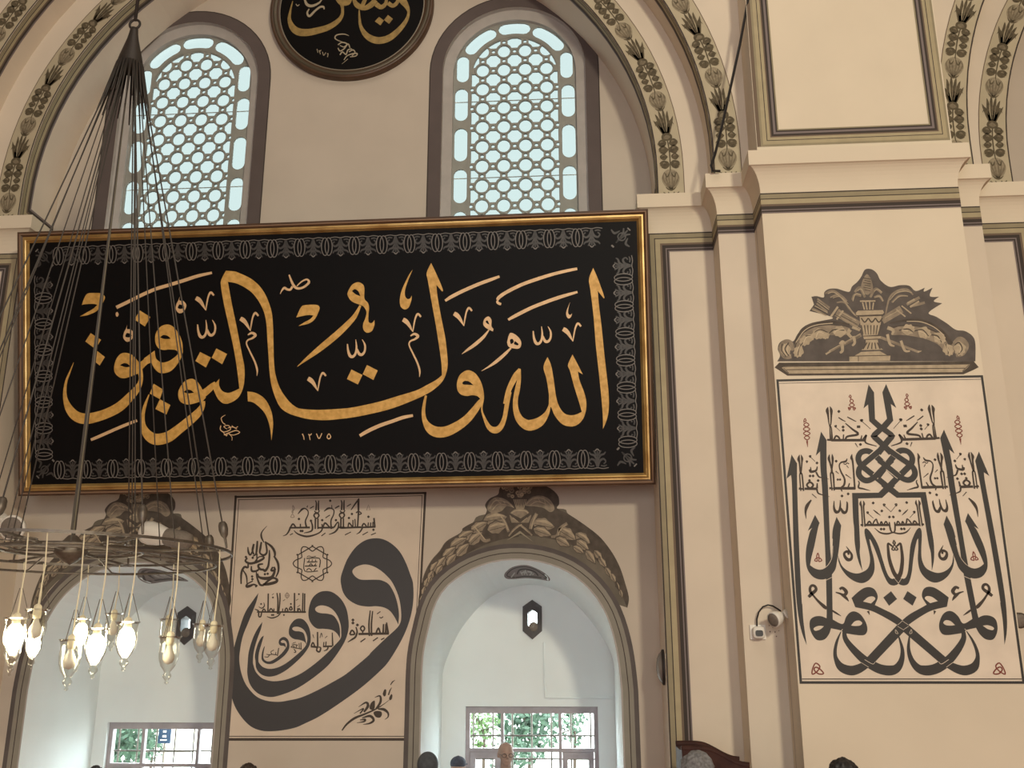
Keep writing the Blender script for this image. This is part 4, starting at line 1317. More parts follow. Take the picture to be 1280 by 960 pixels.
BIG = '''
F @P3 195,65* 250,155* 252,400 270,960 @P5 135,700 @P7 143,50 155,220 187,452* 140,330 105,170 @P5 78,640 @P3 215,960 200,400 190,270* 145,308*;
F @P1 490,597* 545,680* 547,960 @P3 560,400 580,960 @P5 430,300 440,500 447,940* 388,940* 380,500 370,200 360,0 @P3 500,400 @P1 484,960 480,795* 438,838*;
F @P3 430,668* 475,750* @P5 300,0 265,170 235,290 220,372* 270,405 330,416 395,380 435,290 447,120 @P3 602,900 610,800 645,688* 692,775* @P5 525,30 512,180 490,330 470,420 410,490 340,516 260,495 200,425 178,330 182,200 215,50 @P3 400,800* 358,828*;
F @P5 498,270* 535,370 600,430 680,455 745,440 800,400 820,320 805,220 770,80 765,20 785,5 830,50 900,170 950,330 990,450 1030,505 1075,500 1110,480* 1130,510* 1100,560 1050,575 1000,550 950,450 910,330 870,220 830,130 812,110* 830,200 860,320 862,430 820,510 750,550 670,535 590,480 530,400 503,330*;
F @P3 800,450* 1065,447* 1180,330* 1230,380* 1100,500* 862,505* 868,700 880,960 @P5 718,260 745,432* 700,320 668,160 @P3 820,800 810,700;
F @P1 965,125* 1020,205* 1030,470* 1118,546* 1082,592* 972,492* 960,325* 915,365*;
F @P7 447,195* 545,240 580,170 620,125 670,115 730,150 780,230 793,300 770,345 720,353 650,345 585,335* 545,320 530,305 430,283* 410,340 370,390 315,405 270,385 230,320 215,250 225,195 270,165 330,162 385,183* 388,100* 445,100* | 255,290 270,272 310,258 360,262* 320,295 275,308 | 630,255* 665,215 710,205 742,230 720,255 670,260;
R @P7 562,320,40 575,390,50 640,480,66 740,580,80 820,640,90 920,690,96 1020,705,100 1090,680,84 1135,600,56 1143,500,36 1118,400,20 1098,345,10;
R @P7 530,315,8 490,410,26 470,510,34 480,590,44 530,670,80 620,705,96 700,690,92 800,635,70;
F @P5 635,700* 700,640 760,600 820,592 870,620 897,690 868,770* 960,815 1060,865 1145,925 @P7 1215,275* 1155,300* 1085,245 940,160 820,105 672,72* | @P5 750,735* 800,692 850,685 872,710 830,755*;
F @P7 1090,250* 1145,205* 1210,262* 850,640* 770,595*;
F @P5 1030,632* 1090,710* 1010,778* 952,695*;
'''
KNOT_UP = 'R @P3 1250,290,57 1120,160,57 1010,60,57 950,30,57 890,45,57 862,100,57 885,165,57 960,230,57 1060,310,57 1170,400,57'
KNOT_LOW = 'R @P1 1097,562,57 1012,640,57* 1125,745,57 1190,810,57; R @P3 1130,-20,57 1000,90,57 905,170,57 870,215,57 870,270,57 910,315,57 960,325,57 1020,295,57 1100,215,57 1200,120,57'
mb = MB()
both(mb, BIG + KNOT_UP, 0.0016, M['ink'])
ed = MB()
both(ed, 'R @P3 1040,52,68 920,155,68; R @P3 1030,288,68 1180,140,68; R @P1 1055,690,68 1110,735,68', 0.0022, M['panel2'])
both(ed, 'R @P5 447,180,5 440,290,5 400,370,5 345,412,4; R @P5 380,522,5 440,492,5; R @P7 765,596,5 845,640,5 870,618,4; R @P7 1150,300,4 1205,262,4; R @P7 1095,250,4 1145,207,4; R @P7 730,625,4 805,672,4; R @P7 1075,295,4 1100,335 1075,330 1072,297; R @P5 1060,500,4 1105,555,4; R @P7 525,315,5 545,292,5', 0.0030, M['panel2'])
both(mb, KNOT_LOW, 0.0028, M['ink'])
mb.build('great_letters', mir)
ed.build('crossing_outlines', mir)
KUF = '''
R @P1 560,350,4 552,385,24 560,430,16 570,520,8 582,535,10 578,560,8 585,685,14; R @P1 580,345,4 592,385,22 592,440,14 588,520,10 575,540,10 592,560,10 603,695,14; R @P1 550,678,14 600,680,18; R @P1 610,682,20 935,682,20; R @P1 620,675,14 640,640,14 668,655,14 680,680,10; R @P1 712,675,10 715,625,10; R @P1 735,675,14 755,645,16 860,622,18 800,570,14 733,513,7; R @P1 890,672,12 897,635,8; R @P1 910,672,12 942,632,14 935,660,14 930,690,14 950,715,12 1045,742,6; R @P1 665,455,8 700,478,9 735,497,5; R @P1 752,450,8 800,475,9 842,497,5; R @P1 895,490,5 985,570,4; R @P1 635,548,4 680,590,4; R @P1 832,712,8 858,755,4; R @P1 848,548,20 882,548,20;
R @P3 275,68,4 266,110,22 275,150,14 282,240,12 290,255,10 277,275,10 288,430,10; R @P3 290,68,4 300,105,18 298,150,12 290,240,12 280,255,10 300,268,12 315,430,12; R @P3 268,405,18 322,412,8; R @P3 325,408,18 450,408,20; C @P3 348,370,15 380,342,15 412,372,15 380,402,15; R @P3 450,405,16 452,352,10; R @P3 372,215,10 388,238,18 440,225,16 452,185,8; R @P3 385,190,6 388,230,14; R @P3 440,240,14 465,285,12 500,298,8 568,312,3; R @P3 448,410,14 460,450,12 500,468,8 575,488,3; R @P3 380,85,4 430,135,4; R @P3 400,460,7 445,500,5;
R @P3 575,65,4 568,105,20 580,150,14 600,235,14 585,265,12 600,425,10; R @P3 600,62,4 605,100,18 605,150,14 595,240,14 612,265,14 622,425,12; R @P3 572,402,18 612,405,10; R @P3 628,403,20 832,403,22; R @P3 800,62,4 794,100,20 808,150,14 828,412,14; R @P3 760,395,12 775,352,8; R @P3 752,105,5 735,135,16 690,145,12 672,180,10 690,240,12 725,310,14 720,370,16 690,400,12 700,435,8; R @P3 715,155,7 735,165,7 750,150,7 770,160,7; R @P3 745,175,6 765,200,5; R @P3 860,328,6 872,350,10 865,395,14 910,408,12 982,427,3; R @P3 636,232,8 668,258,4; R @P3 735,265,8 792,305,4;
R @P3 620,530,6 620,600,16 640,640,24 670,630,18 682,580,14 682,522,5; R @P3 685,600,14 715,645,24 745,630,18 752,560,14 745,535,4; R @P3 392,520,10 350,580,26 335,640,16 341,708,3;
R @P3 888,528,4 884,560,18 895,600,12 905,787,10; R @P3 912,528,4 920,560,16 915,600,12 930,787,12; R @P3 885,770,16 912,770,10; R @P3 935,770,18 1182,770,18; R @P3 948,768,10 972,735,14 998,768,10; R @P3 1005,768,10 1020,735,12 1042,712,9 1052,740,12 1068,768,10; R @P3 1080,768,10 1092,738,12 1108,768,10; R @P3 1118,768,10 1138,735,12 1158,768,10; R @P3 1172,740,10 1178,790,13 1190,830,12 1212,850,6; R @P3 1025,800,3 1080,845,11 1150,858,13 1212,843,10; R @P3 1118,572,4 1190,640,4; R @P3 955,650,4 1012,702,4; R @P3 1012,618,4 1045,645,10 1085,675,3;
R @P5 515,612,18 545,600,22 582,640,28 560,672,22 518,655,14 476,643,7; R @P5 540,665,22 580,700,20 607,733,4; R @P5 205,690,22 235,660,28 278,620,24 270,585,20 240,575,20 220,600,20 225,640,22 250,672,14 300,730,18 360,785,26 388,805,20; R @P5 430,818,12 480,850,14 530,880,3; R @P5 580,182,3 610,225,12 637,270,18 630,310,22 597,316,26 568,285,22 563,250,18 595,235,20 607,268,14; R @P5 800,830,20 815,868,3;
R @P5 1048,188,10 1025,170,14 1000,155,14 1000,200,20 1015,320,26 1060,450,30 1112,512,34; R @P5 1062,165,8 1048,192,10 1038,212,10 1060,222,9 1075,195,8; R @P5 1066,120,5 1050,145,11 1062,168,8;
'''
KUF += dots('P1', [(668, 395), (710, 550), (712, 583), (884, 725)], 15) + dots('P3', [(380, 280), (410, 280), (374, 325), (461, 326), (449, 150), (641, 132), (699, 480), (761, 459), (1091, 811), (1119, 811), (1174, 690), (1011, 550), (1097, 630)], 14) + dots('P3', [(657, 316), (680, 316)], 12)
for x, y in ((895, 485),):
    KUF += 'C @P1 %g,%g,12 %g,%g,12 %g,%g,12;' % (x - 9, y - 5, x + 9, y - 5, x, y + 9)
KUF += 'C @P1 627,540,8 643,536,8 638,552,8; C @P3 372,80,8 388,78,8 382,94,8; C @P3 341,130,7 356,132,7 348,146,7; C @P3 1112,562,8 1130,564,8 1120,580,8; C @P3 948,640,8 964,642,8 955,656,8;'
mb = MB()
both(mb, KUF, 0.0020, M['ink2'], 5, 1.3)
mb.build('small_lettering', mir)
REDK = []
for ph in (0, math.pi):
    REDK.append('R @P1 ' + ' '.join('%g,%g,10' % (342 + 0.05 * t + 33 * math.sin(t / 44 * math.pi + ph) * (0.62 + 0.38 * math.sin(math.pi * t / 180)), 505 + t) for t in range(0, 181, 10)))
    REDK.append('R @P1 ' + ' '.join('%g,%g,9' % (795 + 0.05 * t + 30 * math.sin(t / 40 * math.pi + ph) * (0.45 + t / 160), 270 + t) for t in range(0, 101, 10)))
REDK.append('C @P1 330,465,9 318,490,9 340,492,9; R @P1 318,490,9 320,508,9; R @P1 350,690,20 356,752,3; C @P1 782,230,8 770,250,8 792,252,8; R @P1 790,250,9 782,272,9; C @P1 762,355,9 772,380,9 785,365,9; C @P1 812,360,9 820,382,9 835,360,9')
REDK.append('C @P5 298,250,10 286,290,10 310,295,10; C @P5 285,300,10 266,325,10 292,332,10; C @P5 315,300,10 338,325,10 308,335,10')
REDK.append('C @P7 275,632,13 245,690,13 243,742,13 290,715,13 318,665,13; C @P7 355,735,13 318,690,13 275,672,13 262,700,13 305,738,13')
mb = MB()
both(mb, ';'.join(REDK), 0.0020, M['red'], 4)
o = mb.build('knot_ornaments', mir)
o['label'] = 'small brick red knots'

# ================================================================== PAINTED ORNAMENTS
def ph(h):
    return lambda x, y: PIER.hit(x, y, h)


q = PIER.hit(1098, 468)
urn = thing('urn_ornament', 'painted grey-brown urn with crossed quivers and curling leaves, above the mirrored calligraphy on the pier', 'wall painting', (q.x, Y3, q.z))
mb = MB()
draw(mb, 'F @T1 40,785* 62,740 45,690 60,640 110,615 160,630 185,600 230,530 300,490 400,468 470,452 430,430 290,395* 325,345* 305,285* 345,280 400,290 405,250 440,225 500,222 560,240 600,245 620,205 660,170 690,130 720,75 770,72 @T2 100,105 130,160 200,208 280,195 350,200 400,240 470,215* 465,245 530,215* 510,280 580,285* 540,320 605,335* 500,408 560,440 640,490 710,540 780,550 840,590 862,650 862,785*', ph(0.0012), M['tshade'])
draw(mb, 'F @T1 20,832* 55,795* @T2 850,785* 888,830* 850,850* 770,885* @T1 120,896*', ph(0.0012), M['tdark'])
mb.build('shaded_ground', urn)
mb = MB()
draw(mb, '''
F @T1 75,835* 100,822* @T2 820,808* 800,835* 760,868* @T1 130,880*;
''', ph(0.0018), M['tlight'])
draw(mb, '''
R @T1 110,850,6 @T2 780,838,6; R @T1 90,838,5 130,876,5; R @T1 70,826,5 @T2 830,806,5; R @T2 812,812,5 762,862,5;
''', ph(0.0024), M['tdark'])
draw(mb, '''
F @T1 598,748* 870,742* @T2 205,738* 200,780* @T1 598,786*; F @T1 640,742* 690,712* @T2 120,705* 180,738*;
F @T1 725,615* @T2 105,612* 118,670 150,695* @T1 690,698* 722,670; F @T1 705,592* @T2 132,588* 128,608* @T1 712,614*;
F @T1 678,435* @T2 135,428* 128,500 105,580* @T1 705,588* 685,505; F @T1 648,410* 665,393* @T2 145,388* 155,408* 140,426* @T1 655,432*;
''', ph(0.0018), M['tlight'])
FL = ''
for i in range(7):
    x0, x1 = 690 + i * 25, 705 + i * 20
    FL += 'R @T1 %g,505,9 %g,578,5;' % (x0, x1)
    if i < 5:
        FL += 'R @T1 %g,640,8 %g,690,9;' % (735 + i * 20, 705 + i * 33)
for i in range(3):
    FL += 'R @T1 %g,450,9 %g,482,11 %g,450,9;' % (690 + i * 55, 717 + i * 55, 744 + i * 55)
FL += 'R @T1 680,436,7 @T2 135,430,7; R @T1 705,590,6 @T2 130,586,6; R @T1 720,616,6 @T2 108,613,6; R @T1 600,745,5 @T2 205,738,5; R @T1 668,745,5 668,785,5; R @T1 650,432,6 @T2 150,424,6;'
draw(mb, FL, ph(0.0024), M['tdark'])
mb.build('urn', urn)
mb = MB()
draw(mb, 'R @T1 190,730,30 205,660,56 245,600,70 330,560,76 430,545,78 530,545,74 600,555,50; R @T2 215,560,46 300,545,72 400,555,78 500,580,76 590,625,70 640,690,50 660,730,24; R @T1 165,700,30 140,640,36 95,640,40 70,690,40 100,745,40 150,745,34; R @T2 680,720,30 700,650,36 745,615,44 790,660,44 760,720,44 710,735,36', ph(0.0015), M['tmid'])
draw(mb, 'R @T1 190,740,6 180,670,8 225,580,9 320,520,9 430,500,9 600,515,8; R @T2 215,520,8 340,505,9 460,520,9 580,570,9 660,650,8 672,735,6', ph(0.0016), M['tdark'])
LV = ''
for (x, y, a, s) in ((530, 555, -0.1, 74), (420, 585, 0.5, 44), (365, 570, 0.35, 72), (300, 600, 0.8, 46), (262, 622, 0.55, 66), (208, 705, 1.1, 66), (108, 690, 1.5, 66)):
    pts = []
    for i in range(13):
        t = -1.9 + 3.8 * i / 12
        r = s * (0.72 + 0.13 * (i % 2))
        px, py = r * math.cos(t), -r * 0.72 * math.sin(t)
        pts.append((x - px * math.cos(a) - py * math.sin(a), y + px * math.sin(a) - py * math.cos(a)))
    LV += 'F @T1 ' + ' '.join('%g,%g' % p for p in pts) + ' %g,%g*;' % (x + s * 0.7 * math.cos(a), y - s * 0.7 * math.sin(a))
draw(mb, LV, ph(0.0018), M['tlight'], 3)
LVR = ''
for (x, y, a, s) in ((335, 540, 0.15, 72), (460, 560, -0.5, 78), (580, 600, -0.75, 74), (648, 690, -1.1, 70), (740, 680, -1.5, 78)):
    pts = []
    for i in range(13):
        t = -1.9 + 3.8 * i / 12
        r = s * (0.72 + 0.13 * (i % 2))
        px, py = r * math.cos(t), -r * 0.72 * math.sin(t)
        pts.append((x + px * math.cos(a) + py * math.sin(a), y - px * math.sin(a) + py * math.cos(a)))
    LVR += 'F @T2 ' + ' '.join('%g,%g' % p for p in pts) + ' %g,%g*;' % (x - s * 0.7 * math.cos(a), y + s * 0.7 * math.sin(a))
draw(mb, LVR, ph(0.0018), M['tlight'], 3)
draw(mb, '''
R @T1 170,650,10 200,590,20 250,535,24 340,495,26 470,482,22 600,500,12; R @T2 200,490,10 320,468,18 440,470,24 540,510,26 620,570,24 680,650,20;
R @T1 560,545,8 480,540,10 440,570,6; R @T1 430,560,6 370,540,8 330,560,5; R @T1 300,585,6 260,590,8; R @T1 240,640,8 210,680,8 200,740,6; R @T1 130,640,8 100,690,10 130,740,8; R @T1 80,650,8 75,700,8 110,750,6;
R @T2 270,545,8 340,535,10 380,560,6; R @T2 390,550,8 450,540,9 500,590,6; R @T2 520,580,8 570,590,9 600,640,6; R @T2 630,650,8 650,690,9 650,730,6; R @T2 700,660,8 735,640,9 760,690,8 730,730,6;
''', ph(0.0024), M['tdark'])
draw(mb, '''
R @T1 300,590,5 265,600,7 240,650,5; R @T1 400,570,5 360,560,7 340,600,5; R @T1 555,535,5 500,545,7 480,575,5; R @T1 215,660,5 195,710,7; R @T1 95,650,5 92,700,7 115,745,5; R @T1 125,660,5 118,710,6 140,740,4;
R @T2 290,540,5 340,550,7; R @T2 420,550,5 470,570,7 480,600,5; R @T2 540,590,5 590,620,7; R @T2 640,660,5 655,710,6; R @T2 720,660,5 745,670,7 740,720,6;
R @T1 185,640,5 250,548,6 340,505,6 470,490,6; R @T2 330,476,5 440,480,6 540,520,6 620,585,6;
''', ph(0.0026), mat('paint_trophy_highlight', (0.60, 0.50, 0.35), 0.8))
mb.build('acanthus_scrolls', urn)
mb = MB()
draw(mb, '''
R @T1 670,505,62 500,405,62; R @T1 690,580,24 430,722,20; R @T2 140,470,56 290,380,60; R @T2 130,600,22 420,712,18;
R @T1 430,400,16 345,335,16; R @T1 445,370,14 350,300,14; R @T1 420,425,14 310,375,14; R @T2 330,345,22 430,290,22; R @T2 360,360,20 470,330,20;
F @T1 690,230 700,160 735,110 770,160 780,235 735,270;
R @T1 640,250,18 680,215,22 720,290,18; R @T1 620,310,14 640,270,18 690,280,14; R @T1 760,290,18 800,225,22 850,255,18; R @T1 790,290,14 830,280,18 860,320,14;
R @T1 410,260,12 470,240,20 540,290,18 600,380,14 660,440,10; R @T1 450,290,10 520,270,16 580,320,14; R @T1 500,330,10 560,330,14 620,400,10;
R @T2 380,270,10 330,230,20 250,245,18 195,300,14 165,430,10; R @T2 340,280,10 270,280,14 215,330,12;
''', ph(0.0016), M['tmid'])
draw(mb, '''
R @T1 455,440,16 510,362,16; R @T1 500,462,14 550,392,14; R @T1 650,470,6 520,395,6; R @T1 690,535,5 540,450,5; R @T1 685,570,6 440,705,6; R @T1 415,730,16 455,708,4;
R @T1 440,385,6 350,318,6; R @T1 430,410,6 330,355,6; R @T1 420,432,5 310,385,5;
R @T1 540,640,24 545,700,22 525,720,16; R @T1 520,650,10 545,632,20 570,650,12; R @T1 630,590,22 640,640,20 620,665,14; R @T1 605,540,30 590,570,26 615,600,20; R @T1 620,520,20 680,545,18;
R @T2 180,575,22 200,650,20 235,668,12; R @T2 285,625,20 315,700,20 355,705,12; R @T2 180,525,28 225,545,24 215,580,14; R @T2 415,712,16 445,705,4;
R @T2 250,385,10 320,440,10; R @T2 290,355,10 365,415,10; R @T2 335,335,14 390,305,14; R @T2 355,365,14 425,320,14; R @T2 160,450,5 280,385,5;
R @T1 700,330,10 715,385,10; R @T1 725,325,10 735,385,10; R @T1 755,325,10 757,385,10; R @T1 785,330,10 778,385,10; R @T1 680,320,12 800,318,12;
R @T1 625,320,6 645,265,8 690,270,6; R @T1 660,240,6 690,225,7 715,270,5; R @T1 790,245,6 815,228,7 850,250,5; R @T1 800,290,6 840,285,7 858,320,5;
R @T1 430,262,5 480,252,7 550,310,6 640,430,5; R @T1 470,295,5 525,285,6 590,340,4; R @T2 370,255,5 320,242,7 250,258,6 200,310,5; R @T2 330,278,5 270,285,6 222,330,4;
''', ph(0.0022), M['tlight'])
draw(mb, ';'.join('R @T1 %g,%g,5 %g,%g,5' % (705 + 10 * (i % 2), 140 + 18 * i, 765 - 4 * (i % 2), 150 + 18 * i) for i in range(6)) + '; R @T1 480,420,5 530,445,5; R @T1 660,500,5 530,430,5; R @T1 680,590,4 430,732,4; R @T1 350,328,4 440,400,4; R @T1 335,368,4 425,425,4', ph(0.0026), M['tdark'])
mb.build('quivers_and_pineapple', urn)


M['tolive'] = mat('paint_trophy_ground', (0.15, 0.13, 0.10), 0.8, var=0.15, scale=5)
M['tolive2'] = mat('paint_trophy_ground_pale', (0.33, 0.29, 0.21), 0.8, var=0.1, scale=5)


# leaf garland with a flower knot over each niche arch
def garland_over(dx, label):
    def hit(h):
        def f(x, y):
            p = WALL.hit(x, y, h)
            p.x += dx
            return p
        return f
    qq = WALL.hit(652, 610)
    root = thing('leaf_garland', label, 'wall painting', (qq.x + dx, Y0, qq.z - 0.5), 'painted leaf garlands over the arches')
    mb = MB()
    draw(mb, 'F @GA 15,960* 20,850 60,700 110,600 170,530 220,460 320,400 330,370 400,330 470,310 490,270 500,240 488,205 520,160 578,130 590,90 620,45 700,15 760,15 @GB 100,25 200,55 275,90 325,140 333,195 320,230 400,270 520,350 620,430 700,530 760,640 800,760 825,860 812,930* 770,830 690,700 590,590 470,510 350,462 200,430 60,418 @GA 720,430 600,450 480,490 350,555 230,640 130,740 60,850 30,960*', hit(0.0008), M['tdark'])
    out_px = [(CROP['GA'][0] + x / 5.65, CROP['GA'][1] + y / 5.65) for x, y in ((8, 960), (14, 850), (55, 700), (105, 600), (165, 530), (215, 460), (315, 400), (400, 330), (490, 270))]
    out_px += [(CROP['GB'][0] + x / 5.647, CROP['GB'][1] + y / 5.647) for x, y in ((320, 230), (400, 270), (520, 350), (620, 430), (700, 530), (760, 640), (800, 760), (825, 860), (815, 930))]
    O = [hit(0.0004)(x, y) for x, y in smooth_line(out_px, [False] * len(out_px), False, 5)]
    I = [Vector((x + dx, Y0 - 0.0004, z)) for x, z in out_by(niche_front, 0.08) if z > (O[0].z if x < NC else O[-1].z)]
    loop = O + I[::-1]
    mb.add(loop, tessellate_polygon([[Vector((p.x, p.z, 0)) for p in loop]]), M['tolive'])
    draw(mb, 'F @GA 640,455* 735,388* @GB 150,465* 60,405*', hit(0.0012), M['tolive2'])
    mb.build('shaded_ground', root)
    mid, lit, drk = MB(), MB(), MB()

    def leaf(cx, cy, ang, ln, wd, cr):
        ca, sa = math.cos(ang), math.sin(ang)

        def P(u, v):
            return '%g,%g' % (cx + u * ca - v * sa, cy + u * sa + v * ca)
        pts = [P(-ln / 2, 0) + '*']
        for i in range(1, 6):
            t = i / 6
            pts.append(P(-ln / 2 + ln * t, wd / 2 * math.sin(math.pi * t ** 0.8) * (1.0 if i % 2 else 0.84)))
        pts.append(P(ln / 2, 0) + '*')
        for i in range(5, 0, -1):
            t = i / 6
            pts.append(P(-ln / 2 + ln * t, -wd / 2 * math.sin(math.pi * t ** 0.8) * (1.0 if i % 2 else 0.84)))
        big = []
        for t_ in pts:
            q_ = t_.rstrip('*').split(',')
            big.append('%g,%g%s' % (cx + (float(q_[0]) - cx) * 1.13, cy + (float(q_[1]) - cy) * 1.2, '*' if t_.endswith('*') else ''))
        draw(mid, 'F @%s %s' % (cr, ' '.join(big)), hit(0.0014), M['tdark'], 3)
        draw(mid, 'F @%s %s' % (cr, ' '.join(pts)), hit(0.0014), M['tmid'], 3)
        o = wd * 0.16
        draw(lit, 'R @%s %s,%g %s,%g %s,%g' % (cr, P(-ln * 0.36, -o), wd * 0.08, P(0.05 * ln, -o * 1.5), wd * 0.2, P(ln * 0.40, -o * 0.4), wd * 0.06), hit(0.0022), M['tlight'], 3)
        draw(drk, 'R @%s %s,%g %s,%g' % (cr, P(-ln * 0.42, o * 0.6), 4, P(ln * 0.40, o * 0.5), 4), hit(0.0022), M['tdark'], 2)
    A = [(560, 300, -0.15, 150, 78), (575, 362, -0.25, 130, 70), (445, 360, -0.55, 120, 62), (420, 440, -0.75, 115, 58), (350, 420, -0.55, 110, 56), (300, 470, -0.55, 120, 58), (330, 520, -0.8, 110, 52), (235, 540, -0.75, 110, 50), (250, 590, -0.9, 90, 44), (180, 610, -0.95, 95, 44), (130, 640, -1.0, 80, 40), (165, 660, -1.0, 70, 34), (105, 700, -1.15, 70, 34), (75, 750, -1.25, 66, 30), (100, 730, -1.2, 50, 26), (55, 810, -1.35, 60, 26), (40, 870, -1.45, 56, 22)]
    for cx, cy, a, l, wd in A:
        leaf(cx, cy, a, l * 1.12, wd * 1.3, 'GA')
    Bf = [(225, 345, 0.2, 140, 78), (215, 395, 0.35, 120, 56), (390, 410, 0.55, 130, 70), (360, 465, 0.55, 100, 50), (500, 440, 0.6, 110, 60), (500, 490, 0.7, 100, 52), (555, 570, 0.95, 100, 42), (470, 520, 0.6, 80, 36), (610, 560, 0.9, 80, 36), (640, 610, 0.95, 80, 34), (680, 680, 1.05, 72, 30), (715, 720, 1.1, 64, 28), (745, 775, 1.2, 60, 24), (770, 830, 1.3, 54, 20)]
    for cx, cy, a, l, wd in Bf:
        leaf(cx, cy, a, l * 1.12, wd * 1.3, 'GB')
    # ribbon bow, side leaves and the bunch of flowers
    draw(mid, 'R @GA 590,280,24 625,325,24 655,395,18; F @GA 735,330* 690,300 660,275 675,330*; F @GA 735,330* 780,300 815,275 795,330*; R @GA 400,350,24 440,400,26 480,455,24 525,450,16; R @GA 735,345,16 690,380,14 655,425,10; R @GA 735,345,16 785,385,14 820,420,10; R @GB 175,265,24 145,320,26 130,375,22; R @GB 390,335,22 340,370,24 320,420,22 275,430,16; F @GA 665,262* 700,235 770,235 800,260* 740,300*', hit(0.0020), M['tmid'])
    draw(lit, 'R @GA 600,285,8 628,325,9 652,385,7; R @GA 408,352,7 450,402,8 490,452,6; R @GB 170,272,7 148,325,8 136,372,6; R @GB 384,342,6 345,376,7 328,418,6; R @GA 675,262,7 705,245,9 765,245,9 792,262,6; R @GA 735,345,24 738,352,24; R @GA 720,322,4 685,295,5; R @GA 750,322,4 785,295,5; R @GA 722,356,4 680,395,5; R @GA 748,356,4 790,395,5', hit(0.0026), M['tlight'])
    draw(mid, 'F @GA 505,235 520,180 570,150 640,170 690,220 640,215 600,250 540,262; F @GB 90,205 140,150 210,140 270,170 300,230 270,255 220,225 160,215', hit(0.0016), M['tmid'])
    draw(lit, 'R @GA 520,230,5 560,175,8 640,185,6 690,225,4; R @GA 540,240,5 580,200,7 640,205,4; R @GA 560,160,4 600,195,5; R @GA 590,158,4 630,192,5; R @GB 100,200,5 150,160,8 220,160,6 280,210,4; R @GB 130,205,5 180,180,7 240,200,4; R @GB 180,150,4 200,185,5; R @GB 225,150,4 235,195,5', hit(0.0024), M['tlight'])
    for k in range(9):
        draw(lit, 'R @GA %g,235,4 %g,165,5' % (712 + 6 * k, 690 + 11 * k), hit(0.0024), M['tlight'])
    rr = random.Random(4)
    for k in range(26):
        a = rr.uniform(0, 6.28)
        r = rr.uniform(0.1, 1) ** 0.6
        cx, cy = 715 + 110 * r * math.cos(a), 100 + 52 * r * math.sin(a)
        s = rr.uniform(9, 15)
        draw(mid, 'C @GA ' + ' '.join('%g,%g,9' % (cx + s * math.cos(t), cy + s * math.sin(t)) for t in (0, 1.26, 2.5, 3.77, 5.0)), hit(0.0018 + 0.00003 * k), M['tmid'] if k % 3 else M['tlight'], 3)
        draw(lit, 'R @GA %g,%g,7 %g,%g,7' % (cx - 4, cy - 3, cx + 3, cy - 5), hit(0.0030), M['tlight'], 2)
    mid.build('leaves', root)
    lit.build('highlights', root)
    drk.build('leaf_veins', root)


garland_over(0.0, 'painted leaf garland over the arch beside the stepped pier')
garland_over(2 * (BC - WALL.hit(652, 700).x), 'painted leaf garland over the arch behind the chandelier')


# oval ornaments painted on the niche vaults
def on_loft(i, dx):
    tree = LOFT[i]

    def f(h):
        def g(x, y):
            d = ray(x, y)
            if dx == 0.0:
                loc, nrm, k, dist = tree.ray_cast(cam_pos, d.normalized())
            else:
                loc, nrm, k, dist = LOFT[0].ray_cast(cam_pos, d.normalized())
            if loc is None:
                loc = at(x, y, Y0 + 0.4)
                if dx:
                    loc.x = 2 * BC - loc.x
                return loc
            p = loc - d.normalized() * (0.002 + h)
            if dx:      # the other niche mirrors this one
                p.x = 2 * BC - p.x
            return p
        return g
    return f


for i, (dx, lab) in enumerate(((0.0, 'grey oval ornament painted under the vault of the arch beside the stepped pier'), (2 * (BC - NC), 'grey oval ornament painted under the vault of the arch behind the chandelier'))):
    hit = on_loft(0, dx)
    c0 = hit(0)(658, 716)
    root = thing('vault_ornament', lab, 'wall painting', c0, 'oval vault ornaments')
    mb = MB()
    ctl = [(75, 215), (95, 180), (150, 140), (230, 122), (300, 125), (380, 155), (450, 195), (495, 240), (495, 265), (470, 265), (380, 250), (270, 242), (160, 250), (95, 245)]
    rim = smooth_line([(620 + x / 7.3875, 690 + y / 7.3875) for x, y in ctl], [False] * 14, True, 4)
    mx, my = 658.5, 717.5
    n_ = len(rim)
    rows = [[hit(0)(mx + (x - mx) * k / 5, my + (y - my) * k / 5) for x, y in rim] for k in range(1, 6)]
    vs = [hit(0)(mx, my)] + [p for r in rows for p in r]
    fs = [(0, 1 + i, 1 + (i + 1) % n_) for i in range(n_)]
    for k in range(4):
        fs += [(1 + k * n_ + i, 1 + (k + 1) * n_ + i, 1 + (k + 1) * n_ + (i + 1) % n_, 1 + k * n_ + (i + 1) % n_) for i in range(n_)]
    mb.add(vs, fs, M['violet'])
    mb.build('oval_ground', root)
    mb = MB()
    draw(mb, 'C @NV 100,215,9 150,160,9 230,138,9 300,142,9 380,172,9 470,240,9 380,232,9 270,225,9 160,235,9; R @NV 195,205,12 220,165,14 290,160,14 360,185,14 390,220,10', hit(0.004), M['dark'], 5)
    mb.build('dark_lines', root)
    mb = MB()
    draw(mb, 'R @NV 140,235,12 175,190,10; R @NV 230,200,14 270,180,16 260,210,12; R @NV 290,180,14 330,190,14 310,215,12; R @NV 225,180,10 245,215,8; R @NV 335,210,12 350,200,8; R @NV 270,165,8 290,215,8', hit(0.006), M['stucco'], 4)
    mb.build('pale_scrolls', root)


# ---- bellflower garlands painted up the arch orders
M['ghalf'] = mat('paint_garland_half', (0.29, 0.245, 0.165), 0.8, var=0.2, scale=30)


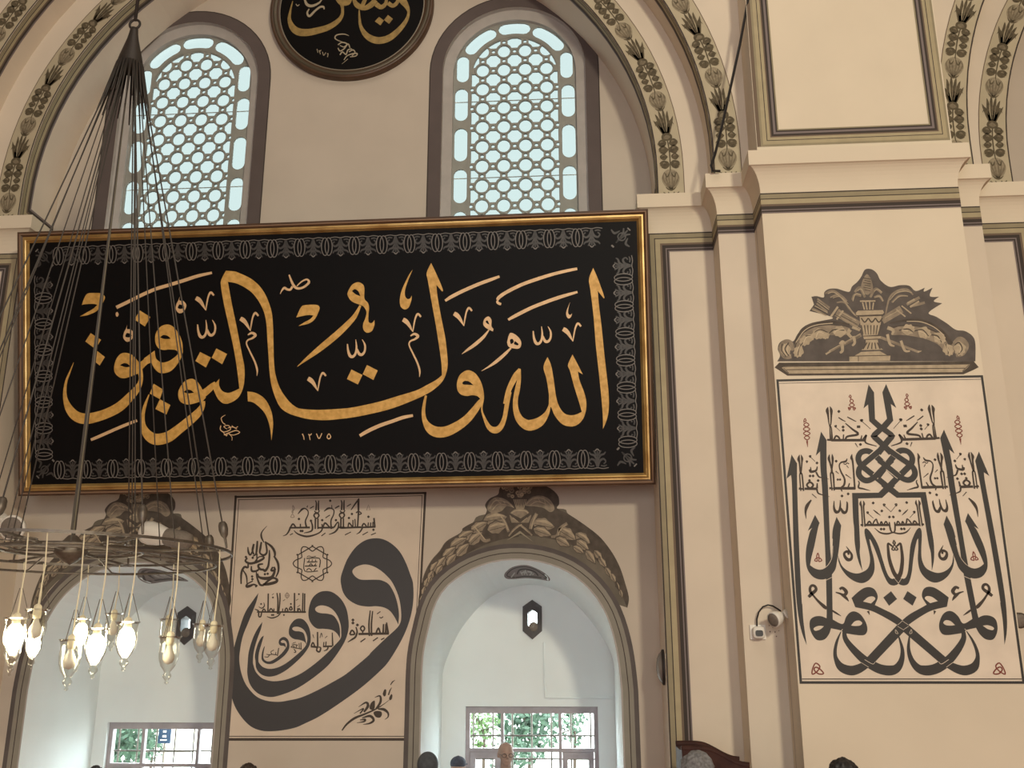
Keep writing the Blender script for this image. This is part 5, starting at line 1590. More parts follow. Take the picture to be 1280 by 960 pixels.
def garland_arc(xc, R, half, y, side, label, count):
    """painted along one flank of an arch, side +1 the right flank"""
    rm = R + half
    root = thing('bellflower_garland', label, 'wall painting', (xc + side * rm, y, ZC2 + 0.02), 'bellflower garlands on the arches')
    dk, md, lt = MB(), MB(), MB()

    def pos(s, t, h):
        st = ZC - ZC2
        if s < st:
            return Vector((xc + side * (rm + t), y - 0.004 - h, ZC2 + s))
        a = (s - st) / rm
        return Vector((xc + side * (rm + t) * math.cos(a), y - 0.004 - h, ZC + (rm + t) * math.sin(a)))

    def poly(pts, s0, h, m, tgt, n=4):
        ring = smooth_line([(a, b) for a, b in pts], [False] * len(pts), True, n)
        tris = tessellate_polygon([[Vector((a, b, 0)) for a, b in ring]])
        tgt.add([pos(s0 + b, a, h) for a, b in ring], tris, m)

    def line(pts, s0, h, m, tgt):
        L = ribbon(smooth_line(pts, [False] * len(pts), False, 4))
        vs = []
        for a, b in L:
            vs += [pos(s0 + a[1], a[0], h), pos(s0 + b[1], b[0], h)]
        tgt.add(vs, [(2 * i, 2 * i + 1, 2 * i + 3, 2 * i + 2) for i in range(len(L) - 1)], m)
    rr = random.Random(int(abs(xc * 10) + R * 7 + side))
    PER = 0.875
    s = -0.13
    k = 0
    L = rm * math.pi / 2 + (ZC - ZC2) - 0.1
    while s < L and k < count:
        # tuft of pointed leaves at the foot of the period
        if k == 0:
            for t in (-0.05, -0.02, 0.02, 0.05):
                line([(t * 0.4, 0.14, 0.012), (t, 0.165, 0.018), (t * 1.5, 0.19, 0.006)], s, 0.0012, M['gdark'], dk)
        b0 = s + 0.20
        # bud
        bud = [(0, 0.0), (-0.030, 0.02), (-0.070, 0.075), (-0.086, 0.135), (-0.066, 0.195), (-0.03, 0.225), (0, 0.232), (0.03, 0.225), (0.066, 0.195), (0.086, 0.135), (0.070, 0.075), (0.030, 0.02)]
        poly(bud, b0, 0.0006, M['ghalf'], md)
        for t in (-0.9, -0.55, -0.2, 0.2, 0.55, 0.9):
            line([(t * 0.012, 0.02, 0.010), (t * 0.060, 0.09, 0.017), (t * 0.082, 0.15, 0.014), (t * 0.062, 0.205, 0.004)], b0, 0.0012, M['gmid'], md)
        line([(-0.055, 0.20, 0.004), (-0.035, 0.15, 0.016), (-0.010, 0.19, 0.006), (0, 0.235, 0.008)], b0, 0.0014, M['gdark'], dk)
        line([(0.055, 0.20, 0.004), (0.035, 0.15, 0.016), (0.010, 0.19, 0.006)], b0, 0.0014, M['gdark'], dk)
        line([(-0.05, 0.04, 0.004), (-0.02, 0.015, 0.014), (0.02, 0.015, 0.014), (0.05, 0.045, 0.004)], b0, 0.0015, M['gdark'], dk)
        # stem and pairs of bells
        line([(0, 0.22, 0.010), (0.006, 0.42, 0.013), (0, 0.56, 0.012)], b0, 0.0009, M['gdark'], dk)
        for j, (ds, r) in enumerate(((0.285, 0.047), (0.368, 0.036), (0.445, 0.047), (0.520, 0.042))):
            for sg in (-1, 1):
                cx = sg * (0.052 + 0.003 * (j % 2))
                jag = [(cx + r * (1 + 0.12 * math.sin(5 * a + j)) * math.cos(a), ds + r * (0.95 + 0.10 * math.sin(4 * a + j)) * math.sin(a)) for a in [2 * math.pi * i / 9 for i in range(9)]]
                poly(jag, b0, 0.0013, M['gdark'], dk, 3)
                line([(cx - 0.016, ds + 0.006, 0.006), (cx - 0.004, ds + 0.018, 0.014), (cx + 0.012, ds + 0.012, 0.006)], b0, 0.0018, M['gmid'], md)
                line([(cx + sg * 0.030, ds - 0.026, 0.004), (cx + sg * 0.046, ds - 0.012, 0.009), (cx + sg * 0.044, ds + 0.012, 0.004)], b0, 0.0017, M['glight'], lt)
        # calyx
        poly([(-0.05, 0.565), (-0.03, 0.545), (0.03, 0.545), (0.052, 0.57), (0.045, 0.61), (0, 0.63), (-0.045, 0.61)], b0, 0.0015, M['gdark'], dk)
        poly([(-0.032, 0.575), (0, 0.56), (0.034, 0.58), (0, 0.61)], b0, 0.0019, M['gmid'], md)
        # spray of blades
        for t, hgt in ((-0.088, 0.79), (-0.060, 0.855), (-0.024, 0.885), (0.018, 0.89), (0.054, 0.865), (0.090, 0.80)):
            line([(t * 0.25, 0.61, 0.020), (t * 0.55, 0.70, 0.040), (t * 0.9, hgt - 0.04, 0.022), (t * 1.1, hgt, 0.002)], b0, 0.0012, M['gdark'], dk)
        line([(-0.09, 0.72, 0.003), (-0.07, 0.77, 0.014), (-0.035, 0.70, 0.010)], b0, 0.0014, M['gdark'], dk)
        line([(0.09, 0.71, 0.003), (0.07, 0.76, 0.014), (0.035, 0.69, 0.010)], b0, 0.0014, M['gdark'], dk)
        for t in (-0.032, 0.002, 0.030):
            line([(t * 0.3, 0.64, 0.003), (t * 0.8, 0.73, 0.010), (t, 0.83, 0.003)], b0, 0.0018, M['glight'] if t > 0.02 else M['gmid'], lt if t > 0.02 else md)
        s += PER
        k += 1
    dk.build('dark_leaves', root)
    md.build('half_tones', root)
    lt.build('highlights', root)


HG = 0.128
for xc, side, R, y, lab in ((XC, 1, R1, Y1, 'bellflower garland on the inner arch rib next to the second pierced window'),
                            (XC, 1, R2, Y2, 'bellflower garland on the outer arch rib crossed by the hanging black cable'),
                            (XC, -1, R1, Y1, 'bellflower garland on the inner arch rib behind the chandelier ropes'),
                            (XC, -1, R2, Y2, 'bellflower garland on the outer arch rib in the upper left corner'),
                            (XR, -1, R2, Y2, 'bellflower garland rising directly beside the framed blank panel of the pier'),
                            (XR, -1, R1, Y1, 'bellflower garland at the far right edge, second from the pier')):
    garland_arc(xc, R, HG + 0.005, y, side, lab, 5)

# ================================================================== SMALL FITTINGS
# hexagonal openings high in the niche walls
for (fr, bk, sg, wn, (hx, hz)), lab in zip(NICHES, ('dark hexagonal opening over the window of the arch beside the pier', 'dark hexagonal opening on the white wall behind the chandelier lamps')):
    root = thing('hexagonal_vent', lab, 'vent', (hx, YB, hz - 0.205), 'hexagonal vents')

    def hexa(s):
        return [(hx + u * s, hz + v * s) for u, v in HEX]
    mb = MB()
    o_, i_ = hexa(1.0), hexa(0.50)
    hm = bpy.data.materials.get('vent_frame') or mat('vent_frame', (0.075, 0.068, 0.068), 0.6)
    for k in range(6):
        k2 = (k + 1) % 6
        a, b, c, d = o_[k], o_[k2], i_[k2], i_[k]
        mb.quad((a[0], YB - 0.02, a[1]), (b[0], YB - 0.02, b[1]), (c[0], YB - 0.03, c[1]), (d[0], YB - 0.03, d[1]), hm)
        mb.quad((a[0], YB, a[1]), (b[0], YB, b[1]), (b[0], YB - 0.02, b[1]), (a[0], YB - 0.02, a[1]), hm)
        mb.quad((d[0], YB - 0.03, d[1]), (c[0], YB - 0.03, c[1]), (c[0], YB + 0.2, c[1]), (d[0], YB + 0.2, d[1]), hm)
    mb.build('vent_frame', root)
    mb = MB()
    plate(mb, [hexa(0.56)], YB + 0.16, M['clear'])
    mb.build('vent_glass', root)
    mb = MB()
    mb.lathe((hx + 0.012, YB - 0.01, hz - 0.075), (0, -1, 0), [(0.0, 0.04), (0.035, 0.036), (0.050, 0.015), (0.052, -0.02), (0.04, -0.05), (0.0, -0.05)], M['grille'], 20)
    mb.build('fan_motor', root, smooth=True)

# cable conduit on the niche wall
mb = MB()
pts = [at(679.7, 803, YB - 0.012), at(681.5, 872, YB - 0.012), at(766, 872.5, YB - 0.012)]
pts = [pts[0], Vector((pts[1].x, pts[1].y, pts[1].z + 0.03)), pts[1], Vector((pts[1].x + 0.03, pts[1].y, pts[1].z)), pts[2]]
mb.tube(pts, 0.011, M['niche'], 8)
o = mb.build('cable_conduit', loc=pts[1])
o['label'] = 'white cable conduit bending above the window of the arch beside the pier'
o['category'] = 'conduit'

# oval shaded lamp on the return of the first order
rx = XC + H1
c = Vector((rx, 9.02, at(828, 834, 9.02).z))
root = thing('oval_wall_plaque', 'oval grey domed plaque seen edge-on at the corner beside the arch with the large window', 'plaque', c)
mb = MB()
mb.lathe(c, (-1, 0, 0), [(0.150, 0.0), (0.150, 0.018), (0.138, 0.026)], M['iron'], 32, sx=1.0)
for v in mb.v:
    v.y = c.y + (v.y - c.y) * 0.62
mb.build('rim', root, smooth=True)
mb = MB()
mb.lathe(c, (-1, 0, 0), [(0.138, 0.022), (0.115, 0.045), (0.075, 0.062), (0.03, 0.070), (0.0, 0.072)], mat('plaque_dome', (0.26, 0.235, 0.21), 0.25, metal=0.3), 32)
for v in mb.v:
    v.y = c.y + (v.y - c.y) * 0.62
mb.build('dome', root, smooth=True)


def cyl(mb, a, b, r0, r1, m, n=20):
    a, b = Vector(a), Vector(b)
    mb.lathe(a, b - a, [(0, 0), (r0, 0), (r1, (b - a).length), (0, (b - a).length)], m, n)


# security camera on the second order
c = at(947, 791, Y2)
root = thing('security_camera', 'small white box camera with an arching black lead, on the stepped pier', 'camera', c)
mb = MB()
mb.box((c.x - 0.062, Y2 - 0.02, c.z - 0.052), (c.x + 0.062, Y2, c.z + 0.062), M['white'])
mb.build('back_plate', root)
mb = MB()
prof = []
R_ = 0.048
sq = []
for i in range(24):
    t = 2 * math.pi * i / 24
    k = (abs(math.cos(t)) ** 4 + abs(math.sin(t)) ** 4) ** -0.25
    sq.append((k * math.cos(t), k * math.sin(t)))
rows = [(R_, Y2 - 0.02), (R_, Y2 - 0.06), (R_ * 0.9, Y2 - 0.075), (R_ * 0.6, Y2 - 0.082)]
vs, fs = [], []
for r, y in rows:
    vs += [(c.x + a * r, y, c.z + b * r) for a, b in sq]
for i in range(len(rows) - 1):
    for k in range(24):
        k2 = (k + 1) % 24
        fs.append((i * 24 + k, i * 24 + k2, (i + 1) * 24 + k2, (i + 1) * 24 + k))
fs.append(tuple(range(72, 96)))
mb.add(vs, fs, M['white'])
mb.build('housing', root, smooth=False)
mb = MB()
vs = [(c.x + a * 0.030, y, c.z - 0.006 + b * 0.024) for y in (Y2 - 0.078, Y2 - 0.087) for a, b in sq]
fs = [(k, (k + 1) % 24, 24 + (k + 1) % 24, 24 + k) for k in range(24)] + [tuple(range(24, 48))]
mb.add(vs, fs, M['black'])
mb.build('lens_window', root)
mb = MB()
cp = [(946.2, 782.5), (946.0, 774), (948.5, 765), (953.5, 758.5), (960, 756.2), (966, 757.5), (972, 761), (976, 764)]
mb.tube([at(x, y, Y2 - 0.03 - 0.02 * math.sin(i / 7 * math.pi)) for i, (x, y) in enumerate(cp)], 0.0065, M['black'], 8)
mb.build('lead', root)


def spot(name, label, c, d, r, wall, ln=0.13, group=None, body=None):
    """round wall speaker: cone-backed body, grey face, swivel arm to the wall"""
    c, d = Vector(c), Vector(d).normalized()
    root = thing(name, label, 'speaker', c, group)
    mb = MB()
    mb.lathe(c, -d, [(r * 0.86, -0.002), (r, 0.0), (r * 1.02, ln * 0.12), (r * 0.92, ln * 0.45), (r * 0.6, ln * 0.95), (r * 0.45, ln), (0.0, ln)], body or M['white'], 28)
    mb.build('housing', root, smooth=True)
    mb = MB()
    mb.lathe(c, d, [(r * 0.88, -0.004), (r * 0.84, 0.001), (r * 0.4, 0.007), (0.0, 0.009)], M['grille'], 28)
    mb.build('grille', root, smooth=True)
    mb = MB()
    b = c - d * ln * 0.8
    mb.tube([b, b + (Vector(wall) - b) * 0.5 + Vector((0, 0, 0.02)), wall], r * 0.2, body or M['white'], 8)
    mb.lathe(wall, b - Vector(wall), [(0, 0), (r * 0.6, 0), (r * 0.6, 0.015), (0, 0.02)], body or M['white'], 16)
    mb.build('swivel_bracket', root)
    return root


GS = 'round wall speakers'
p = at(966.5, 775, 8.22)
spot('wall_speaker', 'cream round wall speaker with grey face next to the small box camera', p, (-0.75, -0.55, -0.30), 0.062, (PX0, 8.24, p.z + 0.05), 0.11, GS)
p = at(1276, 776, 8.20)
spot('wall_speaker', 'dark round wall speaker at the right edge beside the mirrored mural', p, (0.15, -0.95, -0.25), 0.060, (p.x + 0.02, Y2, p.z + 0.05), 0.11, GS, M['iron2'])
p = at(14.5, 660, 8.9)
spot('wall_speaker', 'round white-rimmed wall speaker below the left corner of the gilt frame', p, (0.1, -0.95, -0.22), 0.118, (XC - H1, 9.05, p.z + 0.10), 0.14, GS)
# bullet-shaped loudspeaker seen from the side, on the wall between the arches
a, b = at(178, 664, 9.12), at(241, 678, 9.05)
d = (a - b).normalized()
root = thing('bullet_loudspeaker', 'cream bullet-shaped loudspeaker seen side-on in front of the painted leaf garland', 'speaker', (a + b) / 2)
mb = MB()
L_ = (a - b).length
mb.lathe(b, d, [(0.0, L_ + 0.0), (0.07, L_ - 0.004), (0.102, L_ - 0.03), (0.112, L_ - 0.09), (0.100, L_ - 0.18), (0.075, L_ - 0.27)], M['white'], 28)
mb.build('bell', root, smooth=True)
mb = MB()
mb.lathe(b, d, [(0.078, L_ - 0.265), (0.085, L_ - 0.29), (0.086, 0.10), (0.07, 0.035), (0.0, 0.0)], M['grille'], 28)
mb.build('rear_housing', root, smooth=True)
mb = MB()
m_ = b + d * (L_ * 0.45)
mb.tube([m_, (m_.x, Y0, m_.z + 0.02)], 0.02, M['white'], 10)
mb.lathe((m_.x, Y0, m_.z + 0.02), (0, -1, 0), [(0.05, 0), (0.05, 0.015), (0, 0.018)], M['white'], 16)
mb.build('swivel_bracket', root)

# cable hanging down from above to the cornice
mb = MB()
cp = [(940, -40, 8.02), (935, 0, 8.03), (925, 55, 8.10), (913, 110, 8.15), (902, 160, 8.2), (894, 192, 8.25), (889, 207, 8.27), (891, 213.5, 8.28), (900, 214, 8.30)]
mb.tube([at(*q) for q in cp], 0.0125, M['black'], 8)
o = mb.build('hanging_cable', loc=at(900, 214, 8.30))
o['label'] = 'black cable hanging from above down to the stepped cornice'
o['category'] = 'cable'

# dark scuffs and fixing holes left on the plaster by the camera
mb = MB()
for x, y, r in ((961.5, 782, 0.7), (966, 784, 0.6), (962.5, 789.5, 0.9), (968.8, 790, 0.9), (973.5, 788.5, 0.6), (970.5, 795.5, 0.8)):
    draw(mb, '', None, None)
    vs = [PIER.hit(0, 0)] * 0
    pl = Plane((0, Y2, 0), (0, -1, 0))
    vs = [pl.hit(x + r * math.cos(t), y + r * 1.2 * math.sin(t), 0.001) for t in [k * math.pi / 3 for k in range(6)]]
    mb.add(vs, [tuple(range(6))], M['umber'])
o = mb.build('trim_7', kind='structure')

# ================================================================== CHANDELIER
CH = at(89, 688, 6.6)
CRAD = 1.06
root = thing('lamp_chandelier', 'large iron hoop chandelier with hanging glass oil-lamp bulbs on a fan of ropes', 'chandelier', (CH.x, CH.y, CH.z - 0.75))


def ring_pt(R, a, z=0.0):
    return Vector((CH.x + R * math.sin(a), CH.y - R * math.cos(a), CH.z + z))


def hoop(R, z, r, m, n=64, wave=0.0, k=16):
    mb = MB()
    pts = [ring_pt(R, 2 * math.pi * i / n, z + wave * math.cos(k * 2 * math.pi * i / n)) for i in range(n + 1)]
    mb.tube(pts, r, m, 8, caps=False)
    return mb


def band(R, z0, z1, m, n=64, t=0.006):
    mb = MB()
    for i in range(n):
        a0, a1 = 2 * math.pi * i / n, 2 * math.pi * (i + 1) / n
        for ra in (R - t, R + t):
            mb.quad(ring_pt(ra, a0, z0), ring_pt(ra, a1, z0), ring_pt(ra, a1, z1), ring_pt(ra, a0, z1), m)
        for z in (z0, z1):
            mb.quad(ring_pt(R - t, a0, z), ring_pt(R - t, a1, z), ring_pt(R + t, a1, z), ring_pt(R + t, a0, z), m)
    return mb


mb = band(CRAD, -0.009, 0.009, M['iron2'])
mb.build('outer_hoop', root)
mb = hoop(CRAD - 0.10, -0.075, 0.009, M['iron2'])
mb.build('lower_hoop', root, smooth=True)
mb = hoop(0.46, 0.0, 0.011, M['iron2'], 40)
mb.build('inner_hoop', root, smooth=True)
for i in range(8):
    a = 2 * math.pi * (i + 0.1) / 8
    mb = MB()
    mb.tube([ring_pt(0.10, a, 0.0), ring_pt(CRAD, a, 0.0)], 0.009, M['iron2'], 6)
    mb.tube([ring_pt(0.46, a, 0.0), ring_pt(0.75, a, -0.085), ring_pt(CRAD - 0.10, a, -0.075)], 0.006, M['iron2'], 6)
    for s in (-1, 1):
        q = [ring_pt(0.80 + 0.07 * math.cos(t), a + s * (0.09 + 0.07 * math.sin(t)), -0.02) for t in [0.6 * j for j in range(9)]]
        mb.tube(q, 0.005, M['iron2'], 5)
    mb.build('spoke', root)
mb = MB()
mb.lathe(ring_pt(0, 0, 0), (0, 0, 1), [(0.0, -0.10), (0.04, -0.08), (0.10, -0.03), (0.12, 0.0), (0.09, 0.03), (0.03, 0.10), (0.0, 0.11)], M['iron2'], 20)
mb.build('hub', root, smooth=True)
# hanger at the top
HB = at(161, 82, 6.6)
HX, HY = -3.495, 6.6
zt_, zb_ = at(166, 42, 6.6).z, at(161, 80, 6.6).z
mb = MB()
mb.lathe((HX, HY, 0), (0, 0, 1), [(0.0, zt_ + 0.05), (0.030, zt_ + 0.045), (0.034, zt_), (0.045, zt_ - 0.06), (0.085, zb_ + 0.06), (0.098, zb_), (0.095, zb_ - 0.05), (0.06, zb_ - 0.06), (0.0, zb_ - 0.06)], M['iron'], 24)
mb.build('rope_cap', root, smooth=True)
mb = MB()
ring = [Vector((HX + 0.042 * math.cos(t), HY, zt_ + 0.085 + 0.042 * math.sin(t))) for t in [2 * math.pi * i / 20 for i in range(21)]]
mb.tube(ring, 0.010, M['iron'], 8, caps=False)
mb.build('hanging_ring', root, smooth=True)
mb = MB()
mb.tube([(HX, HY, zt_ + 0.12), (HX, HY, 12.95)], 0.014, M['iron'], 8)
mb.build('hanging_rod', root, smooth=True)
for i in range(16):
    a = 2 * math.pi * (i + 0.2) / 16
    top = Vector((HX + 0.085 * math.sin(a), HY - 0.085 * math.cos(a), zb_ - 0.03))
    main = i % 2 == 0
    lo = ring_pt(CRAD if main else 0.88, a, 0.015)
    d = (lo - top).normalized()
    mb = MB()
    sag = 0.012
    mb.tube([top, top + (lo - top) * 0.5 + Vector((0, 0, -sag)), lo], 0.0056 if main else 0.0045, M['cable'], 6)
    c = mb.build('rope', root, smooth=True)
    if main:
        mb = MB()
        q = lo - d * 0.22
        mb.lathe(q, d, [(0.0, 0.03), (0.020, 0.035), (0.030, 0.055), (0.032, 0.09), (0.024, 0.13), (0.010, 0.15), (0.007, 0.22)], M['iron2'], 14)
        mb.build('rope_weight', c, smooth=True)
for i in range(6):
    a = 2 * math.pi * (i + 0.45) / 6
    top = Vector((HX + 0.05 * math.sin(a), HY - 0.05 * math.cos(a), zb_ - 0.05))
    lo = ring_pt(0.46, a, 0.008)
    mb = MB()
    mb.tube([top, lo], 0.0045, M['cable'], 6)
    mb.build('rope', root, smooth=True)
mb = MB()
for i in range(26):
    a = 2 * math.pi * i / 26
    top = Vector((HX + 0.092 * math.sin(a), HY - 0.092 * math.cos(a), zb_ - 0.01))
    lo = ring_pt(0.95, a, 0.0)
    t_ = 0.085 + 0.035 * ((i * 7) % 5) / 4
    mb.tube([top, top + (lo - top) * t_], [0.012, 0.005], M['iron'], 6)
mb.build('rope_binding', root, smooth=True)
mb = MB()
mb.tube([Vector((HX, HY, zb_ - 0.05)), ring_pt(0, 0, 0.08)], 0.0065, mat('lead_olive', (0.19, 0.17, 0.12), 0.5), 8)
mb.build('centre_lead', root, smooth=True)

cup_prof = [(0.070, 0.0), (0.072, 0.004), (0.060, -0.014), (0.057, -0.04), (0.060, -0.09), (0.056, -0.135), (0.043, -0.175), (0.024, -0.20), (0.016, -0.212), (0.024, -0.225), (0.026, -0.238), (0.014, -0.252), (0.008, -0.262), (0.013, -0.272), (0.0, -0.282)]


def proto_mesh(name, prof, m, n=18):
    mb = MB()
    mb.lathe((0, 0, 0), (0, 0, 1), prof, m, n)
    me = bpy.data.meshes.new(name)
    me.from_pydata([tuple(v) for v in mb.v], [], mb.f)
    me.materials.append(m)
    me.polygons.foreach_set('use_smooth', [True] * len(me.polygons))
    return me


me_cup = proto_mesh('lamp_glass', cup_prof, M['lampglass'])
me_bulb = proto_mesh('bulb', [(0.0, -0.02), (0.016, -0.025), (0.038, -0.05), (0.049, -0.09), (0.048, -0.13), (0.034, -0.165), (0.0, -0.18)], M['bulb'], 14)
me_off = proto_mesh('bulb_unlit', [(0.0, -0.045), (0.012, -0.05), (0.018, -0.07), (0.034, -0.105), (0.036, -0.13), (0.025, -0.155), (0.0, -0.165)], M['bulboff'], 14)
me_sock = proto_mesh('socket', [(0.0, 0.035), (0.012, 0.03), (0.022, 0.02), (0.024, -0.03), (0.020, -0.05), (0.0, -0.052)], M['porcelain'], 14)
LAMPS = [(21, 'f', 1, 773), (18, 'b', 0, 796), (47, 'f', 0, 762), (44, 'b', 1, 788), (103, 'b', 1, 774), (90, 'f', 0, 800), (122, 'f', 1, 786), (143, 'b', 0, 767), (160, 'f', 1, 778), (211, 'b', 0, 774), (213, 'f', 0, 796), (253, 'b', 0, 780), (268, 'f', 0, 782),
         (-22, 'f', 1, 775), (-55, 'b', 0, 780), (-80, 'f', 1, 775)]
LR = CRAD - 0.02
for px_, side_, lit, ytop in LAMPS:
    lo_, hi_ = (-math.pi / 2, math.pi / 2)
    for _ in range(40):
        mid_ = (lo_ + hi_) / 2
        yy = CH.y - LR * math.cos(mid_) * (1 if side_ == 'f' else -1)
        if CH.x + LR * math.sin(mid_) < at(px_, ytop, yy).x:
            lo_ = mid_
        else:
            hi_ = mid_
    a = mid_ if side_ == 'f' else math.pi - mid_
    p = ring_pt(LR, a, 0.0)
    drop = p.z - at(px_, ytop, p.y).z
    top = p + Vector((0, 0, -drop))
    o = bpy.data.objects.new('lamp', me_cup)
    o.location = top - base(root)
    link(o, root)
    b = bpy.data.objects.new('bulb', me_bulb if lit else me_off)
    link(b, o)
    s_ = bpy.data.objects.new('socket', me_sock)
    link(s_, o)
    mb = MB()
    mb.tube([p, p + Vector((0.012, 0.0, -drop * 0.45)), top + Vector((0, 0, 0.03))], 0.0042, M['porcelain'], 6)
    for k in range(3):
        t = 2 * math.pi * k / 3 + 0.5
        mb.tube([top + Vector((0.066 * math.cos(t), 0.066 * math.sin(t), 0.0)), top + Vector((0.01 * math.cos(t), 0.01 * math.sin(t), 0.17))], 0.0022, M['iron2'], 4)
    me = mb.build('lamp_lead', o)
    if lit:
        o['label'] = 'lit lamp'

# ================================================================== WOODEN CHAIR UNDER THE PIER
px0, px1 = at(852, 945, 7.75).x, at(936, 958, 7.75).x
zt_c = at(885, 937.2, 7.75).z
root = thing('pulpit_chair', 'dark wooden high pulpit chair with a curved side, in front of the stepped pier', 'chair', ((px0 + px1) / 2, 7.95, 0))
W_ = px1 - px0
zs = zt_c - at(936, 958, 7.75).z
for yy in (7.73, 8.22):
    mb = MB()
    top = [(0.0, 0.0), (0.16, 0.002), (0.34, 0.0), (0.46, -0.10 * zs), (0.60, -0.38 * zs), (0.74, -0.70 * zs), (0.88, -0.93 * zs), (1.0, -zs)]
    line = smooth_line([(px0 + u * W_, zt_c + v) for u, v in top], [False] * len(top), False, 5)
    out = line + [(px1, 0.75), (px1 - 0.03, 0.70), (px1 - 0.03, 0.0), (px1 - 0.10, 0.0), (px1 - 0.10, 0.55), (px0 + 0.10, 0.55), (px0 + 0.10, 0.0), (px0, 0.0)]
    for y in (yy - 0.02, yy + 0.02):
        plate(mb, [out], y, M['wood'])
    reveal(mb, out, yy - 0.02, yy + 0.02, M['wood'], True)
    mb.build('side_panel', root)
    mb = MB()
    mb.tube([(x, yy, z + 0.006) for x, z in line], 0.024, M['wood'], 8)
    mb.build('curved_rail', root, smooth=True)
mb = MB()
mb.box((px0, 7.75, 0.60), (px0 + 0.035, 8.20, zt_c - 0.01), M['wood'])
mb.build('backrest', root)
mb = MB()
mb.box((px0 + 0.03, 7.75, 0.98), (px1 - 0.04, 8.20, 1.02), M['wood'])
mb.build('seat', root)
mb = MB()
mb.box((px1 - 0.16, 7.75, 0.45), (px1 - 0.02, 8.20, 0.49), M['wood'])
mb.build('foot_step', root)


# ================================================================== PEOPLE
def solid(mb, c, r, n=16, m=10, mtl=None):
    c = Vector(c)
    rx, ry, rz = r
    vs, fs = [c + Vector((0, 0, rz))], []
    for j in range(1, m):
        t = math.pi * j / m
        for i in range(n):
            a = 2 * math.pi * i / n
            vs.append(c + Vector((rx * math.sin(t) * math.cos(a), ry * math.sin(t) * math.sin(a), rz * math.cos(t))))
    vs.append(c - Vector((0, 0, rz)))
    for i in range(n):
        fs.append((0, 1 + i, 1 + (i + 1) % n))
        for j in range(m - 2):
            p, q = 1 + j * n, 1 + (j + 1) * n
            fs.append((p + i, q + i, q + (i + 1) % n, p + (i + 1) % n))
        fs.append((1 + (m - 2) * n + i, len(vs) - 1, 1 + (m - 2) * n + (i + 1) % n))
    mb.add(vs, fs, mtl)


def limb(mb, pts, rs, m, flat=1.0):
    for (a, ra), (b, rb) in zip(zip(pts, rs), list(zip(pts, rs))[1:]):
        mb.tube([a, b], [ra, rb], m, 12)
    for p, r in zip(pts, rs):
        solid(mb, p, (r, r, r), 12, 8, m)


def remeshed(mb, name, voxel, smooth=3):
    me = bpy.data.meshes.new(name + '_raw')
    me.from_pydata([tuple(v) for v in mb.v], [], mb.f)
    o = bpy.data.objects.new(name + '_raw', me)
    COL.objects.link(o)
    r = o.modifiers.new('r', 'REMESH')
    r.mode = 'VOXEL'
    r.voxel_size = voxel
    r.use_smooth_shade = True
    s = o.modifiers.new('s', 'SMOOTH')
    s.iterations = smooth
    s.factor = 0.5
    dg = bpy.context.evaluated_depsgraph_get()
    out = bpy.data.meshes.new_from_object(o.evaluated_get(dg))
    out.name = name
    bpy.data.objects.remove(o)
    bpy.data.meshes.remove(me)
    out.materials.clear()
    return out


